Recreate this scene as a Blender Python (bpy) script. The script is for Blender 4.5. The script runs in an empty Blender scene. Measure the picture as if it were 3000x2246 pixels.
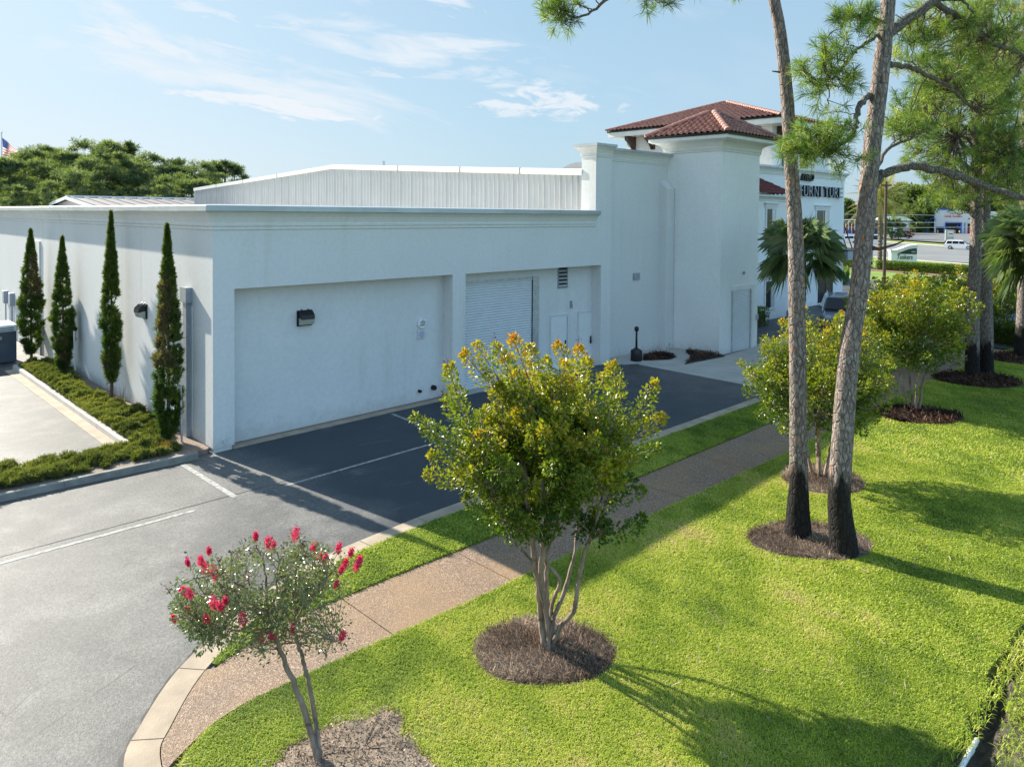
import bpy, bmesh, math, random
import numpy as np
from math import sin, cos, pi, radians, sqrt
random.seed(7); rng = np.random.default_rng(11)
S = bpy.context.scene; COL = S.collection

# ------------------------------------------------------------------ camera, world, sun, exposure
FOC, YAW, PITCH, ROLL, SY = 2190.485, 0.801422, 0.0240307, 0.0074003, -441.99
CAM = np.array([-7.68, -18.77, 6.0])
_f = np.array([cos(YAW)*cos(PITCH), sin(YAW)*cos(PITCH), -sin(PITCH)])
_r = np.array([sin(YAW), -cos(YAW), 0.]); _u = np.cross(_r, _f)
_r, _u = cos(ROLL)*_r+sin(ROLL)*_u, -sin(ROLL)*_r+cos(ROLL)*_u
cam = bpy.data.cameras.new('camera'); camo = bpy.data.objects.new('camera', cam); COL.objects.link(camo); S.camera = camo
from mathutils import Matrix, Vector
M = Matrix(((_r[0], _u[0], -_f[0], CAM[0]), (_r[1], _u[1], -_f[1], CAM[1]), (_r[2], _u[2], -_f[2], CAM[2]), (0, 0, 0, 1)))
camo.matrix_world = M
cam.sensor_width = 36; cam.lens = 36*FOC/3000; cam.shift_y = SY/3000; cam.clip_start = .1; cam.clip_end = 5000

def ray(x, y): return _f*FOC+_r*(x-1500)-_u*(y-1123-SY)
def zg(x): return float(np.clip(-.12+.012*x, -.12, .06))
def at(x, y, k):                       # a point seen at photo pixel (x, y), k metres deep
    d = ray(x, y); return CAM+d*(k/(d@_f))
def G(x, y, dz=0.):                    # the ground point seen at a photo pixel
    z = 0.
    for i in range(8):
        d = ray(x, y); g = CAM+d*((z+dz-CAM[2])/d[2]); z = zg(g[0])
    return g

SUN = np.array([-.118, .86, .50]); SUN /= np.linalg.norm(SUN)
EL = math.asin(SUN[2]); AZ = math.atan2(SUN[0], SUN[1])
W = bpy.data.worlds.new('World'); S.world = W; W.use_nodes = True
nt = W.node_tree; nt.nodes.clear()
def nd(nt, typ, **kw):
    n = nt.nodes.new(typ)
    for k, v in kw.items():
        if k.startswith('i_'):
            key = k[2:]; key = int(key) if key.isdigit() else key.replace('_', ' ')
            n.inputs[key].default_value = v
        else: setattr(n, k, v)
    return n
def lk(nt, a, b): nt.links.new(a, b)
def ramp(nt, fac, stops, interp='LINEAR'):
    n = nt.nodes.new('ShaderNodeValToRGB'); n.color_ramp.interpolation = interp
    while len(n.color_ramp.elements) < len(stops): n.color_ramp.elements.new(.5)
    for e, (p, c) in zip(n.color_ramp.elements, stops):
        e.position = p; e.color = (c, c, c, 1) if isinstance(c, (int, float)) else (*c, 1)
    lk(nt, fac, n.inputs[0]); return n
def mth(nt, op, a, b=None, c=None, clamp=False):
    n = nt.nodes.new('ShaderNodeMath'); n.operation = op; n.use_clamp = clamp
    for i, v in enumerate((a, b, c)):
        if v is None: continue
        if isinstance(v, (int, float)): n.inputs[i].default_value = v
        else: lk(nt, v, n.inputs[i])
    return n.outputs[0]
def mix(nt, fac, a, b, mode='MIX'):
    n = nt.nodes.new('ShaderNodeMix'); n.data_type = 'RGBA'; n.blend_type = mode
    for s, v in ((0, fac), (6, a), (7, b)):
        if isinstance(v, (int, float)) and s == 0: n.inputs[0].default_value = v
        elif isinstance(v, tuple): n.inputs[s].default_value = (*v[:3], 1)
        else: lk(nt, v, n.inputs[s])
    return n.outputs[2]
sky = nd(nt, 'ShaderNodeTexSky', sky_type='NISHITA', sun_disc=False, sun_elevation=EL, sun_rotation=AZ, altitude=0, air_density=1.0, dust_density=1.6, ozone_density=1.2)
tc = nd(nt, 'ShaderNodeTexCoord'); sep = nd(nt, 'ShaderNodeSeparateXYZ'); lk(nt, tc.outputs['Generated'], sep.inputs[0])
zz = mth(nt, 'ADD', mth(nt, 'MAXIMUM', sep.outputs[2], 0.0), .10)
u_ = mth(nt, 'DIVIDE', sep.outputs[0], zz); v_ = mth(nt, 'DIVIDE', sep.outputs[1], zz)
def cloudlayer(su, sv, rot, scale, det, lo, hi, rough=.55, off=0.):
    c = nd(nt, 'ShaderNodeCombineXYZ'); lk(nt, u_, c.inputs[0]); lk(nt, v_, c.inputs[1]); c.inputs[2].default_value = off
    m = nd(nt, 'ShaderNodeMapping'); m.inputs['Rotation'].default_value = (0, 0, rot); m.inputs['Scale'].default_value = (su, sv, 1); lk(nt, c.outputs[0], m.inputs[0])
    n = nd(nt, 'ShaderNodeTexNoise', i_Scale=scale, i_Detail=det, i_Roughness=rough, i_Distortion=.4); lk(nt, m.outputs[0], n.inputs[0])
    return ramp(nt, n.outputs[0], [(lo, 0.), (hi, 1.)]).outputs[0]
cirrus = cloudlayer(.5, 1., radians(40), .55, 7, .42, .72, .6)
wisps = cloudlayer(.7, 1.8, radians(-44), 1.25, 9, .575, .68, .62, 3.4)
hor = ramp(nt, sep.outputs[2], [(0.0, 1.), (.14, .52), (.45, .16)]).outputs[0]
side = ramp(nt, mth(nt, 'ADD', mth(nt, 'MULTIPLY', sep.outputs[0], -.5), mth(nt, 'MULTIPLY', sep.outputs[1], .5)), [(-.35+.35, .25), (.45, 1.)]).outputs[0]
cl = mth(nt, 'MULTIPLY', mth(nt, 'ADD', mth(nt, 'MULTIPLY', cirrus, .30), mth(nt, 'MULTIPLY', wisps, .12), clamp=True), ramp(nt, mth(nt, 'ADD', mth(nt, 'MULTIPLY', sep.outputs[1], .5), .5), [(.35, 0.), (.6, 1.)]).outputs[0])
azn = mth(nt, 'ARCTAN2', sep.outputs[1], sep.outputs[0]); eln = mth(nt, 'ARCSINE', sep.outputs[2])
def cloudbank(px, py, rx, ry, slope, lo, hi, amt, sc=60., st=5., seed=0.):
    a0 = YAW-math.atan((px-1500)/FOC); c_ = cos(math.atan((px-1500)/FOC)); e0 = math.atan((629-py)/FOC*c_); ra = rx/FOC*c_*c_; re = ry/FOC*c_
    da = mth(nt, 'SUBTRACT', a0, azn); de = mth(nt, 'ADD', mth(nt, 'SUBTRACT', eln, e0), mth(nt, 'MULTIPLY', da, slope))
    r2 = mth(nt, 'ADD', mth(nt, 'POWER', mth(nt, 'ABSOLUTE', mth(nt, 'DIVIDE', da, ra)), 2.), mth(nt, 'POWER', mth(nt, 'ABSOLUTE', mth(nt, 'DIVIDE', de, re)), 2.))
    cc = nd(nt, 'ShaderNodeCombineXYZ'); lk(nt, mth(nt, 'MULTIPLY', da, sc/st), cc.inputs[0]); lk(nt, mth(nt, 'MULTIPLY', de, sc), cc.inputs[1]); cc.inputs[2].default_value = seed
    n = nd(nt, 'ShaderNodeTexNoise', i_Scale=1., i_Detail=8, i_Roughness=.62, i_Distortion=.6); lk(nt, cc.outputs[0], n.inputs[0])
    m = mth(nt, 'MULTIPLY', mth(nt, 'SUBTRACT', n.outputs[0], mth(nt, 'MULTIPLY', r2, .22)), 1.)
    return mth(nt, 'MULTIPLY', ramp(nt, m, [(lo, 0.), (hi, 1.)]).outputs[0], amt)
for q in ((800, 315, 330, 36, .10, .28, .42, 1., 55, 4.5, 1.), (1010, 345, 120, 16, .12, .34, .5, .7, 70, 5, 2.), (930, 285, 120, 14, .12, .36, .5, .6, 70, 5, 9.), (1600, 305, 260, 65, .05, .38, .52, .85, 60, 3., 3.), (1480, 330, 110, 26, .1, .36, .5, .7, 70, 3.5, 4.),
          (700, 150, 1150, 240, .12, .36, .58, .85, 12, 3.5, 5.), (620, 30, 200, 70, .15, .42, .56, .7, 45, 3.5, 6.), (1330, 20, 150, 50, .2, .42, .56, .75, 45, 3.5, 7.), (900, 90, 220, 40, .1, .42, .55, .6, 60, 4., 8.), (1550, 240, 170, 20, .1, .42, .55, .6, 70, 4, 10.), (250, 60, 500, 200, .2, .35, .58, .8, 11, 4, 12.), (1250, 170, 500, 90, .08, .38, .56, .8, 24, 5, 14.), (500, 150, 420, 60, .15, .39, .54, .85, 34, 5, 15.), (1130, 215, 160, 22, .1, .38, .5, .6, 60, 5, 16.)):
    cl = mth(nt, 'MAXIMUM', cl, cloudbank(*q))
cl = mth(nt, 'MAXIMUM', cl, mth(nt, 'MULTIPLY', hor, mth(nt, 'MULTIPLY', side, 1.)), clamp=True)
gm = nd(nt, 'ShaderNodeGamma'); gm.inputs[1].default_value = .27; lk(nt, sky.outputs[0], gm.inputs[0])
back = ramp(nt, mth(nt, 'ADD', mth(nt, 'MULTIPLY', sep.outputs[1], .5), .5), [(.12, (1.36, 1.50, 1.70)), (.60, (.93, .92, .91))]).outputs[0]
skyc = mix(nt, 1., mix(nt, 1., gm.outputs[0], (2.45, 3.62, 4.50), 'MULTIPLY'), back, 'MULTIPLY')
CLOUD = (6.6, 7.05, 7.5)
wc = mix(nt, cl, skyc, CLOUD)
bg = nd(nt, 'ShaderNodeBackground'); bg.inputs[1].default_value = .056; lk(nt, wc, bg.inputs[0])
wo = nd(nt, 'ShaderNodeOutputWorld'); lk(nt, bg.outputs[0], wo.inputs[0])
sl = bpy.data.lights.new('sun', 'SUN'); sl.energy = 5.0; sl.angle = radians(.53); sl.color = (1., .93, .80)
so = bpy.data.objects.new('sun', sl); COL.objects.link(so); so.location = (0, 0, 60)
so.rotation_euler = Vector(SUN).to_track_quat('Z', 'Y').to_euler()
S.view_settings.view_transform = 'Standard'; S.view_settings.look = 'None'; S.view_settings.exposure = 1.22; S.view_settings.gamma = 1
S.cycles.max_bounces = 8; S.cycles.diffuse_bounces = 3; S.cycles.transparent_max_bounces = 6

# ------------------------------------------------------------------ object helpers
ROOT = {}
def setp(o, label=None, cat=None, group=None, kind=None):
    for k, v in (('label', label), ('category', cat), ('group', group), ('kind', kind)):
        if v: o[k] = v
    return o
def thing(name, label, cat, loc=(0, 0, 0), group=None):
    o = bpy.data.objects.new(name, None); COL.objects.link(o); o.location = loc; o.empty_display_size = .2
    ROOT[o.name] = np.array(loc, float); return setp(o, label, cat, group)
def rootloc(p):
    while p.parent: p = p.parent
    return ROOT.get(p.name, np.zeros(3))
def mkmesh(name, V, Fl, tint=None, smooth=False):
    V = np.asarray(V, np.float32); me = bpy.data.meshes.new(name)
    if isinstance(Fl, np.ndarray):
        n = Fl.shape[1]; nf = len(Fl); idx = Fl.ravel(); tot = np.full(nf, n, np.int32)
    else:
        tot = np.array([len(f) for f in Fl], np.int32); idx = np.array([i for f in Fl for i in f], np.int32); nf = len(Fl)
    st = np.concatenate(([0], np.cumsum(tot)[:-1])).astype(np.int32)
    me.vertices.add(len(V)); me.vertices.foreach_set('co', V.ravel())
    me.loops.add(len(idx)); me.loops.foreach_set('vertex_index', idx.astype(np.int32))
    me.polygons.add(nf); me.polygons.foreach_set('loop_start', st); me.polygons.foreach_set('loop_total', tot)
    me.polygons.foreach_set('use_smooth', np.full(nf, bool(smooth)))
    me.update(calc_edges=True); me.validate()
    if tint is not None:
        a = me.attributes.new('tint', 'FLOAT', 'POINT'); a.data.foreach_set('value', np.asarray(tint, np.float32))
    return me
def link(name, me, mat, parent=None, **kw):
    o = bpy.data.objects.new(name, me); COL.objects.link(o)
    if mat: me.materials.append(mat)
    if parent:
        o.parent = parent; L = rootloc(parent)
        if np.any(L): me.transform(Matrix.Translation(Vector(-L)))
    return setp(o, **kw)
class MB:
    def __init__(s): s.v = []; s.f = []; s.n = 0
    def add(s, V, Fl):
        s.v.append(np.asarray(V, float).reshape(-1, 3)); s.f += [tuple(int(i)+s.n for i in f) for f in Fl]; s.n += len(s.v[-1]); return s
    def box(s, x0, x1, y0, y1, z0, z1):
        V = [(x, y, z) for z in (z0, z1) for y in (y0, y1) for x in (x0, x1)]
        return s.add(V, [(0, 2, 3, 1), (4, 5, 7, 6), (0, 1, 5, 4), (2, 6, 7, 3), (0, 4, 6, 2), (1, 3, 7, 5)])
    def obox(s, c, ax, ay, hx, hy, z0, z1):          # box turned in plan
        c = np.array(c, float); ax = np.array(ax, float); ay = np.array(ay, float)
        V = [np.array([*(c+sx*hx*ax+sy*hy*ay), z]) for z in (z0, z1) for sy in (-1, 1) for sx in (-1, 1)]
        return s.add(V, [(0, 2, 3, 1), (4, 5, 7, 6), (0, 1, 5, 4), (2, 6, 7, 3), (0, 4, 6, 2), (1, 3, 7, 5)])
    def sweep(s, path, prof, closed=False, caps=True):   # prof: (outward, z); outward is to the right of travel
        P = [np.array(p, float) for p in path]; n = len(P); rings = []
        for i in range(n):
            a = P[i]-P[i-1] if (i > 0 or closed) else P[1]-P[0]
            b = P[(i+1) % n]-P[i] if (i < n-1 or closed) else P[-1]-P[-2]
            na = np.array([a[1], -a[0]])/np.hypot(*a[:2]); nb = np.array([b[1], -b[0]])/np.hypot(*b[:2])
            m = (na+nb)/(1+na@nb)
            z0 = P[i][2] if len(P[i]) > 2 else 0.
            rings.append([(P[i][0]+m[0]*o, P[i][1]+m[1]*o, z+z0) for o, z in prof])
        k = len(prof); V = [v for r in rings for v in r]; Fs = []
        for i in range(n if closed else n-1):
            j = (i+1) % n
            for q in range(k):
                q2 = (q+1) % k; Fs.append((i*k+q, i*k+q2, j*k+q2, j*k+q))
        if not closed and caps: Fs += [tuple(range(k))[::-1], tuple((n-1)*k+q for q in range(k))]
        return s.add(V, Fs)
    def tube(s, pts, rad, seg=8, jit=0., cap=True):
        P = np.asarray(pts, float); n = len(P); rad = np.broadcast_to(rad, n)
        T = np.gradient(P, axis=0); T /= np.linalg.norm(T, axis=1)[:, None]+1e-9
        ref = np.array([1., .13, 0]) if abs(T[0][2]) > .7 else np.array([0, 0, 1.])
        V = []
        for i in range(n):
            a = ref-T[i]*(ref@T[i]); a /= np.linalg.norm(a); b = np.cross(T[i], a); ref = a
            for q in range(seg):
                t = 2*pi*q/seg; r_ = rad[i]*(1+(rng.uniform(-jit, jit) if jit else 0)); V.append(P[i]+r_*(cos(t)*a+sin(t)*b))
        Fs = [(i*seg+q, i*seg+(q+1) % seg, (i+1)*seg+(q+1) % seg, (i+1)*seg+q) for i in range(n-1) for q in range(seg)]
        if cap: Fs += [tuple(range(seg))[::-1], tuple((n-1)*seg+q for q in range(seg))]
        return s.add(V, Fs)
    def prism(s, pts, z0, z1):                         # polygon in plan, CCW
        n = len(pts); V = [(p[0], p[1], z0) for p in pts]+[(p[0], p[1], z1) for p in pts]
        return s.add(V, [tuple(range(n))[::-1], tuple(range(n, 2*n))]+[(i, (i+1) % n, n+(i+1) % n, n+i) for i in range(n)])
    def extr(s, pts, axis, a0, a1):                    # 2-D outline pushed along an axis ('x' -> pts are (y,z), 'y' -> (x,z))
        n = len(pts)
        mk = (lambda a, p: (a, p[0], p[1])) if axis == 'x' else (lambda a, p: (p[0], a, p[1]))
        V = [mk(a0, p) for p in pts]+[mk(a1, p) for p in pts]
        return s.add(V, [tuple(range(n))[::-1], tuple(range(n, 2*n))]+[(i, (i+1) % n, n+(i+1) % n, n+i) for i in range(n)])
    def lathe(s, c, prof, seg=20, axis='z'):           # prof: (radius, height)
        V = []
        for r_, h in prof:
            for q in range(seg):
                t = 2*pi*q/seg; a, b = r_*cos(t), r_*sin(t)
                V.append((c[0]+a, c[1]+b, c[2]+h) if axis == 'z' else (c[0]+a, c[1]+h, c[2]+b) if axis == 'y' else (c[0]+h, c[1]+a, c[2]+b))
        k = len(prof); Fs = [(i*seg+q, i*seg+(q+1) % seg, (i+1)*seg+(q+1) % seg, (i+1)*seg+q) for i in range(k-1) for q in range(seg)]
        Fs += [tuple(range(seg))[::-1], tuple((k-1)*seg+q for q in range(seg))]
        return s.add(V, Fs)
    def build(s, name, mat, parent=None, bevel=0, smooth=False, drop=False, **kw):
        V = np.vstack(s.v)
        me = mkmesh(name, V, s.f, smooth=smooth)
        bm = bmesh.new(); bm.from_mesh(me)
        if drop:                                       # follow the slight fall of the ground
            for x0 in (0, 15):
                bmesh.ops.bisect_plane(bm, geom=bm.verts[:]+bm.edges[:]+bm.faces[:], plane_co=(x0, 0, 0), plane_no=(1, 0, 0))
            for v in bm.verts: v.co.z += zg(v.co.x)
        bmesh.ops.recalc_face_normals(bm, faces=bm.faces[:])
        if bevel: bmesh.ops.bevel(bm, geom=bm.edges[:], offset=bevel, segments=2, affect='EDGES', profile=.5)
        bm.to_mesh(me); bm.free()
        return link(name, me, mat, parent, **kw)
def sheet(name, pts, z, mat, thick=0., **kw):
    m = MB()
    if thick: m.prism(pts, z-thick, z)
    else: m.add([(p[0], p[1], z) for p in pts], [tuple(range(len(pts)))])
    return m.build(name, mat, drop=True, **kw)
def copy_tree(o, parent=None):
    c = o.copy(); COL.objects.link(c); c.parent = parent
    for ch in list(o.children): copy_tree(ch, c)
    return c

# ------------------------------------------------------------------ materials
def newmat(name):
    m = bpy.data.materials.new(name); m.use_nodes = True; t = m.node_tree; b = t.nodes['Principled BSDF']; return m, t, b
def tex(t, scale, det=4, rough=.55, sc=None, dist=0., typ='noise'):
    c = nd(t, 'ShaderNodeTexCoord'); out = c.outputs['Object']
    if sc: mp = nd(t, 'ShaderNodeMapping'); mp.inputs['Scale'].default_value = sc; lk(t, out, mp.inputs[0]); out = mp.outputs[0]
    if typ == 'noise': n = nd(t, 'ShaderNodeTexNoise', i_Scale=scale, i_Detail=det, i_Roughness=rough, i_Distortion=dist)
    else: n = nd(t, 'ShaderNodeTexVoronoi', i_Scale=scale, feature=typ)
    lk(t, out, n.inputs[0]); return n.outputs['Distance' if typ != 'noise' else 0]
def bump(t, b, h, st, dist=.01):
    n = nd(t, 'ShaderNodeBump', i_Strength=st, i_Distance=dist); lk(t, h, n.inputs['Height']); lk(t, n.outputs[0], b.inputs['Normal'])
def simple(name, col, rough=.6, metal=0., var=.0, vs=3., bs=0., bscale=80, spec=.5, coat=0.):
    m, t, b = newmat(name); b.inputs['Base Color'].default_value = (*col, 1); b.inputs['Roughness'].default_value = rough
    b.inputs['Metallic'].default_value = metal; b.inputs['Specular IOR Level'].default_value = spec; b.inputs['Coat Weight'].default_value = coat
    if var:
        f = ramp(t, tex(t, vs, 5), [(.3, tuple(c*(1-var) for c in col)), (.7, tuple(min(1, c*(1+var)) for c in col))]); lk(t, f.outputs[0], b.inputs['Base Color'])
    if bs: bump(t, b, tex(t, bscale, 3), bs)
    return m
def stucco(name, base, dirt=.5):
    m, t, b = newmat(name)
    blot = ramp(t, tex(t, .45, 5), [(.35, tuple(c*.955 for c in base)), (.7, base)]).outputs[0]
    streak = ramp(t, tex(t, 1.0, 5, .6, (2.2, 2.2, .10)), [(.52, 0.), (.72, 1.)]).outputs[0]
    low = tex(t, .22, 2); lowr = ramp(t, low, [(.45, 0.), (.65, 1.)]).outputs[0]
    c = mix(t, mth(t, 'MULTIPLY', mth(t, 'MULTIPLY', streak, lowr), .45*dirt), blot, (.46, .44, .34))
    co = nd(t, 'ShaderNodeTexCoord'); sp = nd(t, 'ShaderNodeSeparateXYZ'); lk(t, co.outputs['Object'], sp.inputs[0])
    splash = ramp(t, mth(t, 'ADD', mth(t, 'MULTIPLY', sp.outputs[2], .8), mth(t, 'MULTIPLY', mth(t, 'SUBTRACT', tex(t, 3.5, 5, .7), .5), .9)), [(.0, 1.), (.32, 0.)]).outputs[0]
    c = mix(t, mth(t, 'MULTIPLY', splash, .28), c, (.36, .30, .22))
    patch = ramp(t, tex(t, .30, 1, .3, (1, 1, .6)), [(.55, 0.), (.57, 1.)]).outputs[0]; c = mix(t, mth(t, 'MULTIPLY', patch, .05), c, (.5, .5, .5))
    fine = ramp(t, tex(t, 9, 3), [(.35, .94), (.65, 1.)]).outputs[0]
    c = mix(t, 1., c, fine, 'MULTIPLY')
    lk(t, c, b.inputs['Base Color']); b.inputs['Roughness'].default_value = .85; b.inputs['Specular IOR Level'].default_value = .25
    bump(t, b, tex(t, 55, 4, .7), .35, .006); return m
M_st = stucco('stucco', (.755, .75, .725), .7); M_stc = stucco('stucco_trim', (.79, .785, .75), .8); M_st2 = stucco('stucco_tower', (.88, .88, .85), .3)
M_cop = simple('coping_metal', (.46, .50, .53), .38, .55, .12, 1.2)
M_alu = simple('light_metal', (.55, .57, .58), .4, .5, .15, 6)
M_slat = simple('shutter_paint', (.64, .66, .67), .42, .0, .05, 2.)
M_trimw = simple('white_paint', (.78, .78, .74), .5, 0, .06, 3)
M_panel = simple('panel_metal', (.50, .50, .485), .5, .0, .06, .7)
M_door = simple('door_paint', (.76, .77, .75), .5, 0, .03, 3)
M_dark = simple('dark_metal', (.018, .019, .02), .4, .3, .2, 8)
M_black = simple('black_void', (.006, .006, .007), .6)
M_brown = simple('brown_wood', (.045, .022, .016), .6, 0, .25, 8)
M_glass = simple('window_glass', (.008, .009, .010), .12, 0, spec=.45)
M_lens = simple('lamp_lens', (.42, .42, .36), .25, 0, .2, 30)
M_pipe = simple('grey_paint', (.30, .33, .37), .45, .0, .12, 6)
M_conc = simple('kerb_concrete', (.36, .29, .215), .85, 0, .22, 2.2, .4, 60)
M_conc2 = simple('apron_concrete', (.44, .41, .37), .85, 0, .12, 1.2, .3, 60)
M_kerbg = simple('grey_kerb_concrete', (.26, .245, .21), .9, 0, .3, 3., .5, 50)
M_base = simple('plinth_paint', (.60, .60, .56), .7, 0, .1, 4)
M_soil = simple('soil', (.075, .055, .043), .95, 0, .5, 3.5, .9, 30)
M_sand = simple('bare_soil', (.21, .165, .125), .95, 0, .55, 3.2, 1., 28)
M_gravel = simple('gravel', (.24, .18, .14), .95, 0, .45, 25, .8, 90)
M_line = simple('road_paint', (.30, .30, .285), .75, 0, .55, 9)
def m_asphalt():
    m, t, b = newmat('asphalt')
    big = tex(t, .16, 6, .6); mid = tex(t, 1.1, 6, .65); fine = tex(t, 30, 4, .85); st = tex(t, 1., 5, .6, (.25, 1.6, 1), .6)
    c = ramp(t, big, [(.38, (.050, .052, .055)), (.5, (.078, .079, .079)), (.60, (.118, .116, .111))]).outputs[0]
    c = mix(t, mth(t, 'MULTIPLY', ramp(t, mid, [(.48, 0.), (.68, 1.)]).outputs[0], .55), c, (.175, .17, .16))
    c = mix(t, mth(t, 'MULTIPLY', ramp(t, st, [(.30, 1.), (.44, 0.)]).outputs[0], .45), c, (.060, .062, .066))
    c = mix(t, 1., c, ramp(t, fine, [(.3, .38), (.48, .9), (.70, 2.0)]).outputs[0], 'MULTIPLY')
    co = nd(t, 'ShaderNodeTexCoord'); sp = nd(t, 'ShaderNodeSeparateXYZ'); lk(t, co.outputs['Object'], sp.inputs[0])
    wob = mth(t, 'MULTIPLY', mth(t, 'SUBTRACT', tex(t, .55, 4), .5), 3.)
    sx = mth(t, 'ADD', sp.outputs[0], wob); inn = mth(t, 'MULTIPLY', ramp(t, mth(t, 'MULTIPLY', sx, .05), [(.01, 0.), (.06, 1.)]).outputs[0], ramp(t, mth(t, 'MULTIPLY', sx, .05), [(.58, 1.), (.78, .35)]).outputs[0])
    c = mix(t, mth(t, 'MULTIPLY', inn, .84), c, (.017, .027, .042))  # resealed bay asphalt, with the bay's dark blue shade painted into its colour
    oil = ramp(t, tex(t, .42, 2, .5, (1, 1.6, 1), 0, 'F1'), [(.02, 1.), (.16, 0.)]).outputs[0]
    c = mix(t, mth(t, 'MULTIPLY', mth(t, 'MULTIPLY', oil, ramp(t, tex(t, 3.2, 4), [(.42, 0.), (.6, 1.)]).outputs[0]), .55), c, (.030, .030, .032))
    pale = ramp(t, tex(t, .9, 5, .7, (.5, 1.3, 1), 1.2), [(.60, 0.), (.72, 1.)]).outputs[0]
    c = mix(t, mth(t, 'MULTIPLY', pale, .30), c, (.24, .235, .22))
    spk = ramp(t, tex(t, 4.2, 2, .5, typ='F1'), [(.0, 1.), (.035, 0.)]).outputs[0]
    c = mix(t, mth(t, 'MULTIPLY', spk, .5), c, (.4, .4, .38))
    crk = ramp(t, tex(t, .33, 2, .5, None, 0, 'DISTANCE_TO_EDGE'), [(0., 1.), (.0045, 0.)]).outputs[0]
    gate = ramp(t, tex(t, .8, 4), [(.52, 0.), (.58, 1.)]).outputs[0]
    c = mix(t, mth(t, 'MULTIPLY', mth(t, 'MULTIPLY', crk, gate), .8), c, (.022, .022, .022))
    lk(t, c, b.inputs['Base Color']); b.inputs['Roughness'].default_value = .62; b.inputs['Specular IOR Level'].default_value = .45
    bump(t, b, fine, .8, .008); return m
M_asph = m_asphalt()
def m_aggregate():
    m, t, b = newmat('exposed_aggregate'); c0 = nd(t, 'ShaderNodeTexCoord')
    v = nd(t, 'ShaderNodeTexVoronoi', i_Scale=75); lk(t, c0.outputs['Object'], v.inputs[0])
    sp = nd(t, 'ShaderNodeSeparateColor'); lk(t, v.outputs['Color'], sp.inputs[0])
    c = ramp(t, sp.outputs[0], [(0, (.085, .050, .033)), (.4, (.175, .105, .066)), (.75, (.265, .175, .115)), (1, (.46, .35, .25))]).outputs[0]
    c = mix(t, ramp(t, tex(t, .6, 4), [(.4, 0.), (.65, .55)]).outputs[0], c, (.30, .185, .09))
    c = mix(t, ramp(t, tex(t, .5, 4, .6, (1, 1, 1), 2.), [(.5, 0.), (.72, .4)]).outputs[0], c, (.13, .095, .075))
    lk(t, c, b.inputs['Base Color']); b.inputs['Roughness'].default_value = .7
    bump(t, b, v.outputs['Distance'], .6, .008); return m
M_agg = m_aggregate()
def m_ground():
    m, t, b = newmat('turf_ground')
    c = ramp(t, tex(t, 1.2, 6, .65), [(.3, (.11, .15, .024)), (.55, (.19, .24, .040)), (.75, (.30, .29, .08))]).outputs[0]
    c = mix(t, 1., c, ramp(t, tex(t, 60, 3, .8), [(.3, .5), (.6, 1.3)]).outputs[0], 'MULTIPLY')
    lk(t, c, b.inputs['Base Color']); b.inputs['Roughness'].default_value = .9; bump(t, b, tex(t, 60, 4, .8), 1., .03); return m
M_turf = m_ground()
def foliage(name, stops, rough=.45, trans=.35, spec=.5, tcol=(1.25, 1.35, .5)):
    m, t, b = newmat(name); a = nd(t, 'ShaderNodeAttribute', attribute_name='tint')
    c = ramp(t, a.outputs['Fac'], stops).outputs[0]; lk(t, c, b.inputs['Base Color'])
    b.inputs['Roughness'].default_value = rough; b.inputs['Specular IOR Level'].default_value = spec
    tr = nd(t, 'ShaderNodeBsdfTranslucent'); lk(t, mix(t, 1., c, tcol, 'MULTIPLY'), tr.inputs[0])
    ms = nd(t, 'ShaderNodeMixShader'); ms.inputs[0].default_value = trans; lk(t, b.outputs[0], ms.inputs[1]); lk(t, tr.outputs[0], ms.inputs[2])
    lk(t, ms.outputs[0], t.nodes['Material Output'].inputs[0]); return m
M_grass = foliage('grass_blades', [(0, (.10, .17, .018)), (.35, (.25, .34, .030)), (.65, (.43, .52, .056)), (.88, (.64, .60, .15)), (1, (.52, .42, .22))], .55, .36, .35, (1.25, 1.25, .5))
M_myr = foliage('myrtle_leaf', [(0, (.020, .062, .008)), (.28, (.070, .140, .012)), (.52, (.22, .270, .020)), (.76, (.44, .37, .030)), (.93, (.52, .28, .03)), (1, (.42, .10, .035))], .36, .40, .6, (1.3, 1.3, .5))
M_myr2 = foliage('myrtle_leaf_glossy', [(0, (.070, .105, .040)), (.5, (.17, .21, .085)), (.85, (.31, .29, .13)), (1, (.34, .17, .08))], .22, .30, 1.)
M_pet = foliage('pink_petals', [(0, (.55, .015, .075)), (1, (.85, .10, .24))], .6, .35, .3, (1.2, .8, .9))
M_seed = simple('seed_heads', (.12, .05, .035), .8, 0, .3, 20)
M_pine = foliage('pine_needles', [(0, (.055, .115, .026)), (.45, (.145, .225, .045)), (.8, (.28, .34, .07)), (1, (.42, .38, .15))], .5, .45, .5)
M_farp = foliage('far_pine', [(0, (.045, .080, .032)), (.5, (.135, .185, .060)), (1, (.29, .32, .11))], .6, .42, .3)
M_cyp = foliage('cypress', [(0, (.030, .060, .014)), (.5, (.075, .125, .022)), (.82, (.15, .19, .035)), (.9, (.17, .115, .075)), (1, (.21, .145, .10))], .6, .35, .3)
M_jun = foliage('juniper', [(0, (.050, .065, .020)), (.5, (.15, .17, .045)), (.85, (.26, .26, .07)), (1, (.30, .14, .06))], .6, .35, .3)
M_hedge = foliage('hedge_leaf', [(0, (.03, .07, .008)), (.5, (.085, .16, .014)), (1, (.17, .24, .03))], .4, .35, .5)
M_palm = foliage('palm_frond', [(0, (.045, .105, .055)), (.5, (.10, .19, .085)), (1, (.30, .34, .14))], .35, .32, .7)
M_datep = foliage('date_frond', [(0, (.10, .12, .04)), (.5, (.24, .22, .09)), (1, (.42, .33, .18))], .5, .35, .5)
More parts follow.
